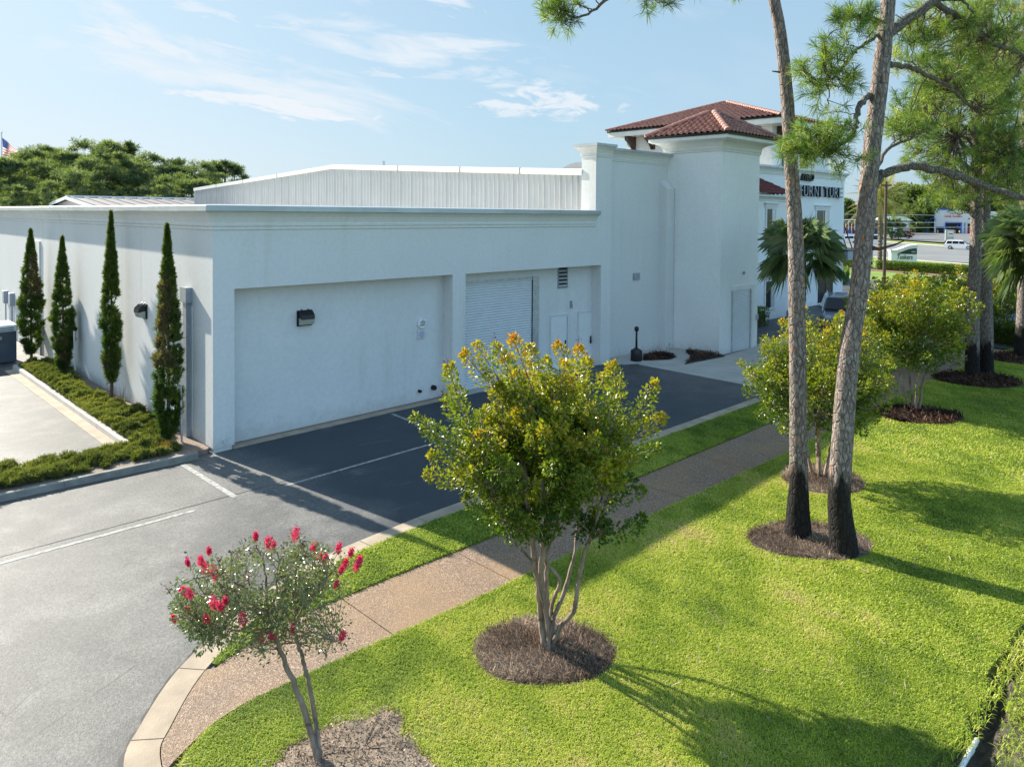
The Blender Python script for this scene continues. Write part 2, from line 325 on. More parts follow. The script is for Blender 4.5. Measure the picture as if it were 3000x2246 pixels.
M_mulch = foliage('mulch', [(0, (.070, .045, .030)), (.4, (.22, .150, .105)), (.75, (.38, .28, .20)), (1, (.64, .51, .38))], .9, 0.05, .2, (1, 1, 1))
M_mulchr = foliage('red_mulch', [(0, (.020, .010, .007)), (.5, (.065, .032, .020)), (.85, (.12, .062, .040)), (1, (.22, .14, .09))], .9, 0.05, .2, (1, 1, 1))
def m_bark(name, cols, vs, char=None):
    m, t, b = newmat(name)
    vo = tex(t, vs, 2, .5, (1, 1, .42), 0, 'DISTANCE_TO_EDGE'); n = tex(t, vs*1.6, 6, .7, (1, 1, .4))
    c = ramp(t, n, [(.3, cols[0]), (.5, cols[1]), (.72, cols[2])]).outputs[0]
    patch = ramp(t, tex(t, vs*.5, 4, .6, (1, 1, .5)), [(.60, 0.), (.68, 1.)]).outputs[0]
    c = mix(t, mth(t, 'MULTIPLY', patch, .6), c, cols[3])
    c = mix(t, mth(t, 'MULTIPLY', ramp(t, vo, [(0., .85), (.05, 0.)]).outputs[0], ramp(t, tex(t, vs*.35, 3), [(.4, .25), (.6, 1.)]).outputs[0]), c, (.03, .022, .018))
    if char:
        co = nd(t, 'ShaderNodeTexCoord'); sp = nd(t, 'ShaderNodeSeparateXYZ'); lk(t, co.outputs['Object'], sp.inputs[0])
        h = mth(t, 'ADD', sp.outputs[2], mth(t, 'MULTIPLY', mth(t, 'SUBTRACT', tex(t, 2.2, 4, .6, (1, 1, .35)), .5), -3.2))
        c = mix(t, mth(t, 'MULTIPLY', ramp(t, mth(t, 'MULTIPLY', h, .2), [(char*.2-.01, 1.), (char*.2+.06, 0.)]).outputs[0], .93), c, (.007, .0065, .0065))
    lk(t, c, b.inputs['Base Color']); b.inputs['Roughness'].default_value = .9; b.inputs['Specular IOR Level'].default_value = .2
    bump(t, b, ramp(t, vo, [(0., 0.), (.12, 1.)]).outputs[0], .9, .02); return m
M_bark = m_bark('pine_bark', ((.10, .075, .062), (.20, .155, .13), (.33, .28, .245), (.34, .17, .09)), 7, .25)
M_limb = m_bark('limb_bark', ((.08, .065, .055), (.17, .145, .12), (.30, .28, .24), (.28, .30, .24)), 26)
M_twig = simple('twig', (.085, .055, .040), .85, 0, .3, 20)
M_mbark = m_bark('myrtle_bark', ((.15, .105, .075), (.27, .20, .15), (.40, .32, .25), (.30, .17, .10)), 4)
M_pbark = m_bark('palm_bark', ((.10, .085, .065), (.19, .16, .125), (.29, .25, .20), (.13, .11, .09)), 9)
def m_tile():
    m, t, b = newmat('clay_tile'); c = ramp(t, tex(t, 3.5, 5, .7), [(.3, (.17, .070, .048)), (.5, (.28, .120, .080)), (.7, (.40, .21, .145))]).outputs[0]
    c = mix(t, ramp(t, tex(t, .8, 3), [(.5, 0.), (.7, .3)]).outputs[0], c, (.15, .03, .03))
    lk(t, c, b.inputs['Base Color']); b.inputs['Roughness'].default_value = .7; return m
M_tile = m_tile(); M_cap = simple('ridge_tile', (.36, .17, .135), .7, 0, .25, 5)
M_blue = simple('blue_paint', (.01, .10, .42), .5); M_white = simple('bright_white', (.80, .80, .78), .5, 0, .04, .3)
M_red = simple('red_letters', (.80, .008, .012), .5); M_beige = simple('beige_block', (.42, .37, .27), .8, 0, .1, .5)
M_green = simple('green_roof', (.28, .38, .33), .5, .2, .1, .3); M_brick = simple('brick', (.26, .13, .09), .8, 0, .3, 3)
M_pole = simple('weathered_wood', (.11, .07, .045), .85, 0, .3, 4, .3, 30); M_yel = simple('bollard_yellow', (.62, .38, .12), .5)
M_carw = simple('car_white', (.80, .81, .82), .25, 0, coat=.8); M_cars = simple('car_silver_blue', (.13, .16, .21), .3, .7, coat=.9)
M_cark = simple('car_black', (.012, .012, .014), .2, 0, coat=1.); M_carr = simple('car_red', (.35, .02, .02), .25, 0, coat=.8)
M_tyre = simple('tyre_rubber', (.016, .016, .016), .8); M_rim = simple('alloy', (.5, .5, .52), .3, .8); M_lamp = simple('headlamp', (.6, .6, .62), .1)
M_tail = simple('tail_lamp', (.35, .01, .01), .2); 
def cloth(name, col):
    m, t, b = newmat(name); b.inputs['Base Color'].default_value = (*col, 1); b.inputs['Roughness'].default_value = .8; tr = nd(t, 'ShaderNodeBsdfTranslucent'); tr.inputs[0].default_value = (*col, 1)
    ms = nd(t, 'ShaderNodeMixShader'); ms.inputs[0].default_value = .5; lk(t, b.outputs[0], ms.inputs[1]); lk(t, tr.outputs[0], ms.inputs[2]); lk(t, ms.outputs[0], t.nodes['Material Output'].inputs[0]); return m
M_fb = cloth('flag_blue', (.03, .035, .20)); M_fr = cloth('flag_red', (.62, .03, .05)); M_fw = cloth('flag_white', (.85, .85, .85))
M_navy = simple('sign_navy', (.018, .025, .04), .5); M_ink = simple('sign_ink', (.01, .01, .012), .6); M_cab = simple('cabinet_grey', (.075, .09, .11), .5, .2, .1, 4)

# ------------------------------------------------------------------ the setting
ST = dict(kind='structure')
sheet('ground', [(-2500, -2500), (3500, -2500), (3500, 3500), (-2500, 3500)], -.34, M_turf, **ST)
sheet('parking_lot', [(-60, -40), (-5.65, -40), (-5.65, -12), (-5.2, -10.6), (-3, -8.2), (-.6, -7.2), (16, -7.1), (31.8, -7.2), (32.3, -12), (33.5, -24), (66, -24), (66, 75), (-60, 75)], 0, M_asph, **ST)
far = [G(x, y)[:2] for x, y in ((2440, 744), (2680, 763), (2850, 776), (3060, 793))]
farb = [G(x, y)[:2] for x, y in ((3060, 741), (2980, 735), (2780, 722), (2580, 708), (2440, 698))]
sheet('road', far+farb, 0, simple('road_asphalt', (.20, .20, .195), .7, 0, .15, .12), **ST)
lot = [G(x, y)[:2] for x, y in ((3060, 725), (2780, 711), (2600, 700), (2440, 691))]
grs = [G(x, y)[:2] for x, y in ((2440, 695.5), (2580, 705.5), (2780, 719), (2980, 732), (3060, 738))]
sheet('far_lot', [G(x, y)[:2] for x, y in ((2440, 690), (2600, 699), (2780, 711), (3060, 726), (3060, 664), (2440, 660))], -.004, simple('lot_asphalt', (.16, .16, .16), .7, 0, .15, .1), **ST)
for i, (ya, yb) in enumerate(((704.2, 696), (712.5, 706), (726, 719.5))): pass
def pxband(a, b, w):       # a painted line on the far road from pixel a to pixel b
    p, q = G(*a)[:2], G(*b)[:2]; d = q-p; n = np.array([-d[1], d[0]])/np.hypot(*d)*w/2
    return [p-n, q-n, q+n, p+n]
for (a, b, w) in (((2440, 712), (3000, 752), .35), ((2500, 729), (2560, 733), .5), ((2640, 738), (2700, 742), .5), ((2800, 750), (2860, 754), .5), ((2600, 727), (3000, 757), .3)):
    sheet('road_marking', pxband(a, b, w), .006, M_line, **ST)
sheet('kerb', pxband((2440, 698), (2580, 708), .8), .12, M_conc2, .1, **ST); sheet('kerb', pxband((2580, 708), (3060, 741), .8), .12, M_conc2, .1, **ST)
sheet('kerb', pxband((2560, 754), (2850, 776), .7), .12, M_conc2, .1, **ST); sheet('kerb', pxband((2850, 776), (3060, 793), .7), .12, M_conc2, .1, **ST)

# lawn outlines (metres)
path_up = [(-3.62, -8.95), (-3.2, -8.74), (-2.0, -8.55), (0, -8.5), (3, -8.56), (13.5, -8.62), (22.5, -8.45), (30, -8.75), (31.6, -8.9)]
path_lo = [(-5.05, -10.6), (-4.6, -10.28), (-3.9, -9.95), (-2.8, -9.9), (0, -9.98), (5.8, -10.05), (10, -10.15), (17, -10.05), (22, -9.95), (30, -10.1), (31.9, -10.3)]
kerb_out = [(-5.5, -12.5), (-5.3, -11.2), (-5.09, -10.0), (-4.74, -9.45), (-4.12, -8.74), (-3.44, -8.22), (-2.6, -7.72), (-1.7, -7.25), (-.6, -6.98), (.8, -6.86), (3, -6.82), (16, -6.92), (31.6, -7.0)]
def offset(P, d):
    P = [np.array(p, float) for p in P]; o = []
    for i in range(len(P)):
        a = P[max(i, 1)]-P[max(i, 1)-1]; b = P[min(i+1, len(P)-1)]-P[min(i+1, len(P)-1)-1]
        n = np.array([a[1], -a[0]])/np.hypot(*a)+np.array([b[1], -b[0]])/np.hypot(*b); n /= np.hypot(*n); o.append(tuple(P[i]+n*d))
    return o
def smoothline(P, n=4):
    P = np.array(P, float); out = []
    for i in range(len(P)-1):
        p0, p1, p2, p3 = P[max(i-1, 0)], P[i], P[i+1], P[min(i+2, len(P)-1)]
        for k in range(n):
            t = k/n; out.append(.5*((2*p1)+(-p0+p2)*t+(2*p0-5*p1+4*p2-p3)*t*t+(-p0+3*p1-3*p2+p3)*t**3))
    out.append(P[-1]); return [tuple(p) for p in out]
KO = smoothline(kerb_out, 5); KI = offset(KO, .36)
kb = MB()
seg = []; acc = 0
for i in range(len(KO)-1):                                   # kerb cast in lengths with joints between
    seg.append(i); acc += np.hypot(KO[i+1][0]-KO[i][0], KO[i+1][1]-KO[i][1])
    if acc > 1.35 or i == len(KO)-2:
        a, b = seg[0], seg[-1]+1; A = [np.array(KO[j]) for j in range(a, b+1)]; B = [np.array(KI[j]) for j in range(a, b+1)]
        for X in (A, B): X[0] = X[0]+(X[1]-X[0])/np.hypot(*(X[1]-X[0]))*.008; X[-1] = X[-1]+(X[-2]-X[-1])/np.hypot(*(X[-2]-X[-1]))*.008
        if np.hypot(*(A[-1]-A[0])) > 4:
            n = int(np.hypot(*(A[-1]-A[0]))/1.6); L = (A[-1]-A[0]); Lb = B[-1]-B[0]
            for k in range(n):
                t0, t1 = k/n+.003/n*2, (k+1)/n-.003/n*2; kb.prism([tuple(A[0]+L*t0), tuple(B[0]+Lb*t0), tuple(B[0]+Lb*t1), tuple(A[0]+L*t1)], -.12, .03)
        else: kb.prism([tuple(p) for p in A[::1]][::-1]+[tuple(p) for p in B], -.12, .03)
        seg = []; acc = 0
kb.build('kerb', M_conc, drop=True, **ST)
tar = offset(KO, -.045); nn = 30                              # ragged tar joint along the kerb
m = MB(); m.add([(*p, .005) for p in [tuple(np.array(KO[i])+rng.normal(0, .012, 2)) for i in range(nn)]]+[(*tuple(np.array(tar[i])+rng.normal(0, .014, 2)), .005) for i in range(nn)], [(i, i+1, nn+i+1, nn+i) for i in range(nn-1)])
m.build('tar_joint', simple('tar', (.008, .008, .009), .5), drop=True, **ST)
PU = smoothline(path_up, 4); PL = smoothline(path_lo, 4)
pp = MB(); cut = [-3.6, -1.45, .9, 3.4, 6, 8.6, 11.2, 13.8, 16.4, 19, 22, 26, 31.5]
def yat(P, x): return float(np.interp(x, [p[0] for p in P], [p[1] for p in P]))
PUx = PU; PLx = PL
first = [(-5.2, -10.95)]+[p for p in PL if p[0] < -1.46]+[(-1.46, yat(PL, -1.46)), (-1.46, yat(PU, -1.46))]+[p for p in PU if p[0] < -1.46][::-1]+[(p[0]+.012, p[1]-.006) for p in KI if p[1] < -8.83 and p[1] > -10.95][::-1]
pp.prism(first, -.1, .028)
for a, b in zip(cut[1:-1], cut[2:]):
    xs = np.linspace(a+.008, b-.008, 5); pp.prism([(x, yat(PL, x)) for x in xs]+[(x, yat(PU, x)) for x in xs[::-1]], -.1, .028)
pp.build('path', M_agg, drop=True, **ST)
LS = [(-3.46, -8.72)]+[p for p in PU if p[0] > -3.1]+[p for p in KI if p[0] > -3.05][::-1]+[(-3.2, -8.5)]
_kw = [(p[0]+.01, p[1]-.01) for p in KI if -8.86 < p[1] < -8.0 and p[0] < -3.0]
LS = [(x, yat(PU, x)+.02) for x in np.linspace(-3.58, 31.5, 44)]+[(x, yat(KI, x)-.01) for x in np.linspace(31.5, -2.95, 60)]+_kw[::-1]
sheet('lawn_strip', LS, .03, M_turf, .12, **ST)
dx = np.linspace(-2.5, 60, 90)
def ditch(x): return -16.22+.05*sin(x*1.9)+.035*sin(x*5.1+1)+(.0 if x < 4.6 else (x-4.6)*.06)
LM = [(-5.2, -11.2), (-4.95, -10.75), (-4.55, -10.32)]+[(x, yat(PL, x)-.01) for x in np.linspace(-4.2, 31.8, 60)]+[(32.2, -12), (33, -18)]+[(x, ditch(x)) for x in np.linspace(32, -2.5, 90)]+[(-5.6, -16.2), (-5.6, -12.5)]
sheet('lawn', LM, .035, M_turf, .3, **ST)
# ditch bed and the worn verge beyond it
nx, ny = 120, 44; V = []; Fq = []
for i in range(nx):
    x = -2.5+i*.13
    for j in range(ny):
        y = ditch(x)-.0-j*.07; t = j*.07
        prof = -.26*math.exp(-((t-.10-.05*max(0, 3-x))/(.11+.06*max(0, 3.2-x)))**2)-.07*math.exp(-((t-.50)/.08)**2)*(x < 3.4)-.01+.02*sin(x*9+t*13)*sin(x*4.3)
        prof *= 1. if x < 4.6 else max(0.15, 1-(x-4.6)/2.2)
        V.append((x, y, prof+.012*rng.normal()))
Fq = [(i*ny+j, i*ny+j+1, (i+1)*ny+j+1, (i+1)*ny+j) for i in range(nx-1) for j in range(ny-1)]
MB().add(V, Fq).build('verge_soil', simple('dark_soil', (.060, .050, .040), .95, 0, .55, 6, 1., 22), drop=True, smooth=True, **ST)
sheet('verge', [(12.9, -16.6), (33, -17.7), (33, -24), (12.9, -24)], -.02, M_turf, .3, **ST)
sheet('sidewalk', [(1.0, -17.6), (1.9, -16.98), (2.75, -17.02), (6, -17.9), (20, -18.6), (20, -21), (1, -21)], .02, M_conc2, .15, **ST)
# soil of the planting bed, kerbs round it
sheet('planting_bed', [(-24, .10), (-.12, .10), (-.02, .2), (-.02, 15.5), (-1.3, 15.2), (-1.3, 1.75), (-24, 1.75)], .12, M_gravel, .15, **ST)
kp = [(0, 0), (.02, .13), (.05, .15), (.15, .15), (.17, .13), (.17, 0)]
k1 = MB()
for a in np.arange(-24, -.4, 2.95): k1.sweep([(min(a+2.94, -.32), .06), (a, .06)], [(-o+.0, z) for o, z in kp][::-1])
k1.build('kerb', M_kerbg, drop=True, **ST)
k2 = MB()
for a in np.arange(2.0, 15, 2.4): k2.sweep([(-1.50, a), (-1.50, min(a+2.385, 15.4))], kp)
k2.build('kerb', M_conc2, drop=True, **ST)
sheet('gutter', [(-1.80, 2.2), (-1.50, 2.2), (-1.50, 15.2), (-1.80, 15.2)], .012, M_conc, .1, **ST)
sheet('gutter', [(-24, -.16), (-3.1, -.12), (-.9, -.16), (-.4, -.12), (-.4, .06), (-24, .06)], .006, M_conc, .1, **ST)
sheet('kerb', [(.52, .02), (7.85, .02), (7.85, .30), (.52, .30)], .02, M_conc, .1, **ST)
sheet('gravel_strip', [(.5, .31), (7.85, .31), (7.85, .5), (.5, .5)], .008, M_gravel, .05, **ST)
sheet('concrete_step', [(8.38, .02), (15.43, .02), (15.43, .52), (8.38, .52)], .03, M_conc2, .1, **ST)
# painted lines
for q in ([(-14, -3.60), (-14, -3.50), (-1.75, -3.28), (-1.75, -3.38)], [(.25, -3.36), (5.2, -3.28), (5.2, -3.19), (.25, -3.27)], [(5.15, -3.3), (5.26, -3.3), (5.44, -.12), (5.33, -.12)],
          [(-.93, -.30), (-.81, -.30), (-.77, -3.22), (-.90, -3.22)]):
    sheet('parking_line', q, .005, M_line, **ST)
m = MB(); y = -3.05; P = [(x, -3.05+.012*x+rng.normal(0, .004)) for x in np.linspace(-14, 8, 90)]    # seam between two pours
m.add([(a, b, .004) for a, b in P]+[(a, b+.018, .004) for a, b in P], [(i, i+1, 90+i+1, 90+i) for i in range(89)]); m.build('asphalt_seam', M_dark, drop=True, **ST)
# concrete apron and mulch corner beside the tower
sheet('apron', [(20.6, -2.4), (17.0, -.85), (16.6, -1.0), (16.45, -6.9), (27, -6.9), (27, -1.9), (24.4, -1.9), (24.4, -2.1)], .022, M_conc2, .1, **ST)
sheet('apron', [(16.03, .55), (20.74, .55), (20.74, -.7), (19.3, -1.65), (17.8, -1.9), (17.2, -1.1), (16.1, -.6)], .03, M_conc2, .1, **ST)

# ------------------------------------------------------------------ the building
B = thing('commercial_building', 'white stucco store building with loading dock, red clay tile roofs and metal shed', 'building', (0, 0, 0))
Z0 = -.25
w = MB()                                                     # low wing walls, butted end to end
w.box(0, .56, 0, .5, .0, 5.95); w.box(7.83, 8.38, 0, .5, Z0, 5.95); w.box(15.43, 16.02, 0, .5, Z0, 5.95)
w.box(.56, 7.83, 0, .5, 4.03, 5.95); w.box(8.38, 15.43, 0, .5, 4.03, 5.95)
w.box(0, .4, .5, 75, Z0, 5.95); w.box(.4, 16, .5, .72, Z0, 5.95); w.box(.4, 16, .72, 75, 5.2, 5.5)
w.build('wall', M_st, B)
MB().box(.03, .50, .03, .45, Z0, .0).build('plinth', M_base, B)
corn = [(0, 5.54), (.035, 5.56), (.04, 5.615), (.02, 5.63), (.055, 5.65), (.065, 5.71), (.05, 5.73), (.075, 5.80), (.115, 5.89), (.17, 5.96), (.235, 6.01), (.24, 6.03), (-.05, 6.03), (-.05, 5.54)]
cope = [(-.34, 6.03), (.275, 6.02), (.285, 6.035), (.285, 6.165), (.27, 6.175), (-.34, 6.21)]
pth = [(0, 74), (0, 0), (14.86, 0)]
def rev(path): return path[::-1]
def outsweep(mb, path, prof): return mb.sweep(path, [(-o, z) for o, z in prof])   # outward to the left of travel
cm = MB(); cm.sweep([(14.9, 0), (0, 0), (0, 74)][::-1], [(-o, z) for o, z in corn]) if False else None
m = MB(); m.sweep([(15.04, 0), (0, 0), (0, 74)][::-1], [(o, z) for o, z in corn])
# travel from back to front then right: outward (west/south) is on the right-hand side
m.build('cornice', M_stc, B)
m = MB()
def seglist(P, L):
    out = []
    for a, b in zip(P[:-1], P[1:]):
        a, b = np.array(a, float), np.array(b, float); n = max(1, int(round(np.hypot(*(b-a))/L))); out += [tuple(a+(b-a)*k/n) for k in range(n)]
    return out+[tuple(P[-1])]
m.sweep([(15.04, 0), (0, 0), (0, 74)][::-1], cope); m.build('coping', M_cop, B)
for x in (1.5, 4.6, 7.7, 10.8, 13.9): MB().box(x, x+.015, -.2885, -.2, 6.018, 6.178).build('coping_lap', M_cop, B)      # raised laps where the sheets meet
MB().box(-.06, 0, 17.85, 18.95, Z0, 4.72).build('pilaster', M_st, B)
# downpipe on the side wall
d = MB().box(-.13, -.005, 1.42, 1.66, Z0+.2, 3.6).build('downpipe', M_pipe, B)
MB().box(-.17, -.004, 1.33, 1.76, 3.6, 4.0).build('rain_head', M_pipe, d); MB().box(-.02, -.003, 1.30, 1.42, .2, 3.5).build('pipe_bracket', M_stc, d)
# loading dock: roller shutter, doors, louvre
sh = MB(); zs = np.arange(.0, 3.64, .0182); P = [(.49-.02*abs(sin(pi*z/.091))**.6, z) for z in zs]
sh.add([(8.42, y, z) for y, z in P]+[(12.0, y, z) for y, z in P], [(i, i+1, len(P)+i+1, len(P)+i) for i in range(len(P)-1)])
rd = sh.build('roller_shutter', M_slat, B)
MB().box(12.02, 12.34, .43, .499, -.05, 3.72).build('door_track', M_alu, rd); MB().box(8.4, 12.0, .455, .499, 3.64, 3.72).build('hood', M_alu, rd)
m = MB().extr([(11.985+(.03 if k % 2 else 0)*1., z) for k, z in enumerate(np.arange(0, 3.6, .0455))]+[(12.02, 3.6), (12.02, 0)], 'y', .45, .48); m.build('slat_end', M_dark, rd)
for dx0, hx, hs in ((13.06, 13.86, 1), (14.66, 15.37, 1)):
    dr = MB().box(dx0, dx0+.88, .47, .5, -.03, 2.13).build('door', M_door, B)
    MB().box(dx0-.06, dx0, .455, .5, -.03, 2.19).box(dx0+.88, dx0+.94, .455, .5, -.03, 2.19).box(dx0, dx0+.88, .455, .5, 2.13, 2.19).build('door_frame', M_slat, dr)
    h = MB().box(hx-.035, hx+.035, .45, .468, .86, 1.16).box(hx-.11, hx, .40, .42, .95, .98).box(hx-.02, hx+.02, .42, .45, .945, .985).build('handle', M_dark, dr)
    MB().box(dx0+.88-.0, dx0+.90, .445, .454, .0, 2.1).build('door_gap', M_pipe, dr)
lv = MB().box(13.42, 13.46, .46, .5, 3.19, 3.98).box(13.94, 13.98, .46, .5, 3.19, 3.98).box(13.46, 13.94, .46, .5, 3.19, 3.215).build('louvre_vent', M_pipe, B)
MB().box(13.46, 13.94, .492, .498, 3.215, 3.98).build('louvre_back', M_black, lv)
m = MB()
for z in np.arange(3.24, 3.95, .145): m.add([(13.46, .44, z), (13.94, .44, z), (13.94, .49, z+.06), (13.46, .49, z+.06), (13.46, .44, z+.012), (13.94, .44, z+.012), (13.94, .49, z+.072), (13.46, .49, z+.072)], [(0, 1, 2, 3), (4, 5, 6, 7), (0, 1, 5, 4), (2, 3, 7, 6)])
m.build('louvre_blade', M_alu, lv)
# weep spouts
def spout(x, y, z, r, mt, L=.05):
    o = MB().lathe((x, y-L, z), [(r, 0), (r, L), (r*.8, L), (r*.8, 0.005)], 16, 'y').build('drain_spout', mt, B, smooth=False)
    MB().lathe((x, y-L+.012, z), [(r*.78, 0), (r*.78, .003)], 16, 'y').build('drain_mouth', M_black, o)
spout(.30, 0, .15, .06, M_base); spout(8.10, 0, .17, .055, M_base); spout(20.42, .16, .30, .07, M_base)
spout(6.86, .5, .30, .05, M_black, .1); spout(7.42, .5, .33, .08, M_black, .12)
MB().lathe((14.19, .44, 2.62), [(.05, 0), (.05, .055)], 12, 'y').box(14.15, 14.23, .42, .49, 2.38, 2.56).build('door_camera', M_pipe, B)
# tall parapet wall, buttress
m = MB(); m.box(15.05, 16.02, 0, .74, 5.95, 8.45); m.box(16.02, 20.77, .55, .95, Z0, 8.40); m.build('parapet_wall', M_st, B)
c2 = [(0, 8.28-.0), (.03, 8.30), (.035, 8.34), (.02, 8.355), (.045, 8.37), (.05, 8.41), (.04, 8.42), (.06, 8.47), (.10, 8.56), (.165, 8.63), (.22, 8.67), (.22, 8.69), (-.1, 8.69), (-.1, 8.28)]
cz = lambda prof, dz, k=1.: [(o*k, z+dz) for o, z in prof]
m = MB(); m.sweep([(16.02, .74), (15.05, .74), (15.05, 0), (16.02, 0)], cz(c2, .0)); m.build('cornice', M_stc, B)
m = MB(); m.sweep([(16.02, .55), (20.76, .55)], cz(c2, -.06)); m.build('cornice', M_stc, B)
m = MB(); m.sweep([(16.05, .74), (15.05, .74), (15.05, 0), (16.05, 0)], [(-.37, 8.69), (.26, 8.69), (.27, 8.70), (.27, 8.80), (-.37, 8.83)])
m.box(15.35, 16.04, .3, .5, 8.69, 8.83); m.build('coping', M_cop, B)
m = MB(); m.sweep([(16.06, .55), (20.76, .55)], [(-.42, 8.63), (.26, 8.63), (.27, 8.64), (.27, 8.75), (-.42, 8.78)]); m.build('coping', M_cop, B)
MB().extr([(.10, Z0), (-.80, Z0), (-.80, 7.05), (-.80, 7.05), (.10, 7.62)], 'x', 19.42, 20.30).build('buttress', M_st, B) if False else None
bt = [(.549, Z0), (.16, Z0), (.16, 7.18), (.549, 7.58)]
MB().box(20.715, 20.748, .20, .5, Z0, 7.1).build('expansion_joint', M_dark, B)
MB().extr(bt, 'x', 20.10, 20.715).build('buttress', M_st, B)
vg = MB().box(18.24, 18.70, .51, .55, 3.23, 3.53).build('wall_vent', M_pipe, B)
m = MB(); [m.box(18.27, 18.67, .50, .508, z, z+.018) for z in np.arange(3.26, 3.51, .04)]; m.build('vent_slat', M_alu, vg)
# metal shed behind
def gable(y): return 7.68+(8.66-7.68)*(y-.8)/(19.9-.8) if y < 19.9 else 8.66-(8.66-7.74)*(y-19.9)/(40.2-19.9)
ys = []; dxs = []; y = .75
while y < 40.2:
    big = (int(round((y-.75)/.31)) % 3 == 0)
    for a, b in ((0, 0), (.20, 0), (.225, .045), (.255, .045), (.28, 0)): ys.append(y+a); dxs.append(b*(1.25 if big else .8))
    y += .31
n = len(ys); m = MB(); m.add([(15.12-dd, yy, 5.4) for yy, dd in zip(ys, dxs)]+[(15.12-dd, yy, gable(yy)) for yy, dd in zip(ys, dxs)], [(i, i+1, n+i+1, n+i) for i in range(n-1)])
ms = m.build('metal_siding', M_panel, B)
m = MB()
for (a, b) in ((.7, 19.9), (19.9, 40.3)): m.add([(X, y, gable(y)+dz) for y in (a, b) for X, dz in ((15.0, -.10), (15.0, .13), (15.2, .16), (15.2, -.1))], [(0, 1, 5, 4), (1, 2, 6, 5), (2, 3, 7, 6), (3, 0, 4, 7), (0, 1, 2, 3), (4, 5, 6, 7)])
m.build('rake_trim', M_trimw, ms)
M_clip = simple('rusty_clip', (.16, .10, .07), .8)
for y in (4.2, 8.2, 13.2, 26.5, 31.5, 36): MB().box(14.992, 15.1, y, y+.035, gable(y)-.11, gable(y)+.15).build('trim_clip', M_clip, ms)
MB().add([(15.2, .8, gable(.8)), (30, .8, gable(.8)), (30, 19.9, 8.66), (15.2, 19.9, 8.66), (15.2, 40.2, gable(40.2)), (30, 40.2, gable(40.2))], [(0, 1, 2, 3), (3, 2, 5, 4)]).build('shed_roof', M_panel, B)
MB().box(15.3, 29.9, 40.0, 40.2, 0, 7.7).build('shed_back_wall', M_panel, B)
MB().lathe((26.7, 31.6, 7.9), [(.11, 0), (.11, 2.3)], 10).build('vent_pipe', M_alu, B)
m = MB(); P = [(19.0+2.6*cos(t), 8.3+1.75*sin(t)) for t in np.linspace(0, pi, 24)]; m.extr(P, 'x', 36, 46); m.build('arched_roof', M_panel, B)

# barrel tile roofs, built as a stepped and waved skin over each slope
def tile_slope(mb, a, b, apex, pitch=.27, course=.36, amp=.05):
    a, b, apex = map(lambda p: np.array(p, float), (a, b, apex)); e = b-a; L = np.linalg.norm(e); e /= L
    t = apex-a; ua = t@e; perp = t-e*ua; H = np.linalg.norm(perp); perp /= H; nrm = np.cross(e, perp); nrm *= np.sign(nrm[2])
    du = pitch/8; nu = int(L/du)+1; rows = []
    s = 0.
    while s < H: rows += [(s, .045), (min(s+course*.98, H), .0)]; s += course
    idx = {}; V = []; Fs = []
    for i, (s_, lift) in enumerate(rows):
        lo, hi = ua*s_/H, L+(ua-L)*s_/H
        for j in range(nu+1):
            u = j*L/nu; uu = min(max(u, lo), hi); w_ = cos(2*pi*u/pitch); h = amp*(w_ if w_ > 0 else w_*.55)+lift
            V.append(a+e*uu+perp*s_+nrm*h)
    for i in range(len(rows)-1):
        lo, hi = ua*rows[i+1][0]/H, L+(ua-L)*rows[i+1][0]/H
        lo0, hi0 = ua*rows[i][0]/H, L+(ua-L)*rows[i][0]/H
        for j in range(nu):
            u0, u1 = j*L/nu, (j+1)*L/nu
            if u1 <= lo0 or u0 >= hi0: continue
            k = i*(nu+1)+j; Fs.append((k, k+1, k+nu+2, k+nu+1))
    mb.add(V, Fs)
def hip_cap(mb, p, q, r=.13, step=.34):
    p, q = np.array(p, float), np.array(q, float); d = q-p; L = np.linalg.norm(d); d /= L; s_ = np.cross(d, (0, 0, 1)); s_ /= np.linalg.norm(s_); up = np.cross(s_, d)
    n = int(L/step)
    for i in range(n):
        V = []
        for k, (t, rr) in enumerate(((i*step, r*1.08), (i*step+step*1.12, r*.88))):
            for w_ in range(7): an = pi*w_/6; V.append(p+d*t+s_*rr*cos(an)+up*(rr*sin(an)+.02))
        mb.add(V, [(j, j+1, 8+j, 7+j) for j in range(6)]+[tuple(range(7))])
def hiproof(parent, x0, x1, y0, y1, z, apex, names=('tile_roof', 'hip_cap'), **k):
    c = [(x0, y0, z), (x1, y0, z), (x1, y1, z), (x0, y1, z)]; m = MB()
    for i in range(4): tile_slope(m, c[i], c[(i+1) % 4], apex, **k)
    r = m.build(names[0], M_tile, parent, smooth=False)
    m = MB(); [hip_cap(m, p, apex) for p in c]; m.build(names[1], M_cap, r); return r
# tower
T = MB().box(20.75, 24.03, -2.15, .72, Z0, 8.86).build('tower', M_st2, B)
tc_ = [(0, 8.74), (.04, 8.76), (.045, 8.82), (.025, 8.84), (.06, 8.86), (.07, 8.93), (.05, 8.95), (.08, 9.02), (.16, 9.12), (.30, 9.19), (.44, 9.22), (.46, 9.23), (.46, 9.26), (.53, 9.26), (.53, 9.40), (-.1, 9.40), (-.1, 8.74)]
ring = [(20.75, -2.15), (24.03, -2.15), (24.03, .72), (20.75, .72)]
MB().sweep(ring, tc_, closed=True).build('tower_cornice', M_stc, T)
MB().sweep(ring, [(.50, 9.40), (.57, 9.40), (.60, 9.50), (-.3, 9.50), (-.3, 9.40)], closed=True).build('eave_board', M_dark, T)
hiproof(T, 20.12, 24.66, -2.78, 1.35, 9.50, (22.39, -.72, 10.72), pitch=.29, course=.34, amp=.045)
sh = MB(); zs = np.arange(.05, 2.76, .0122); P = [(-2.165-.012*abs(sin(pi*z/.061)), z) for z in zs]
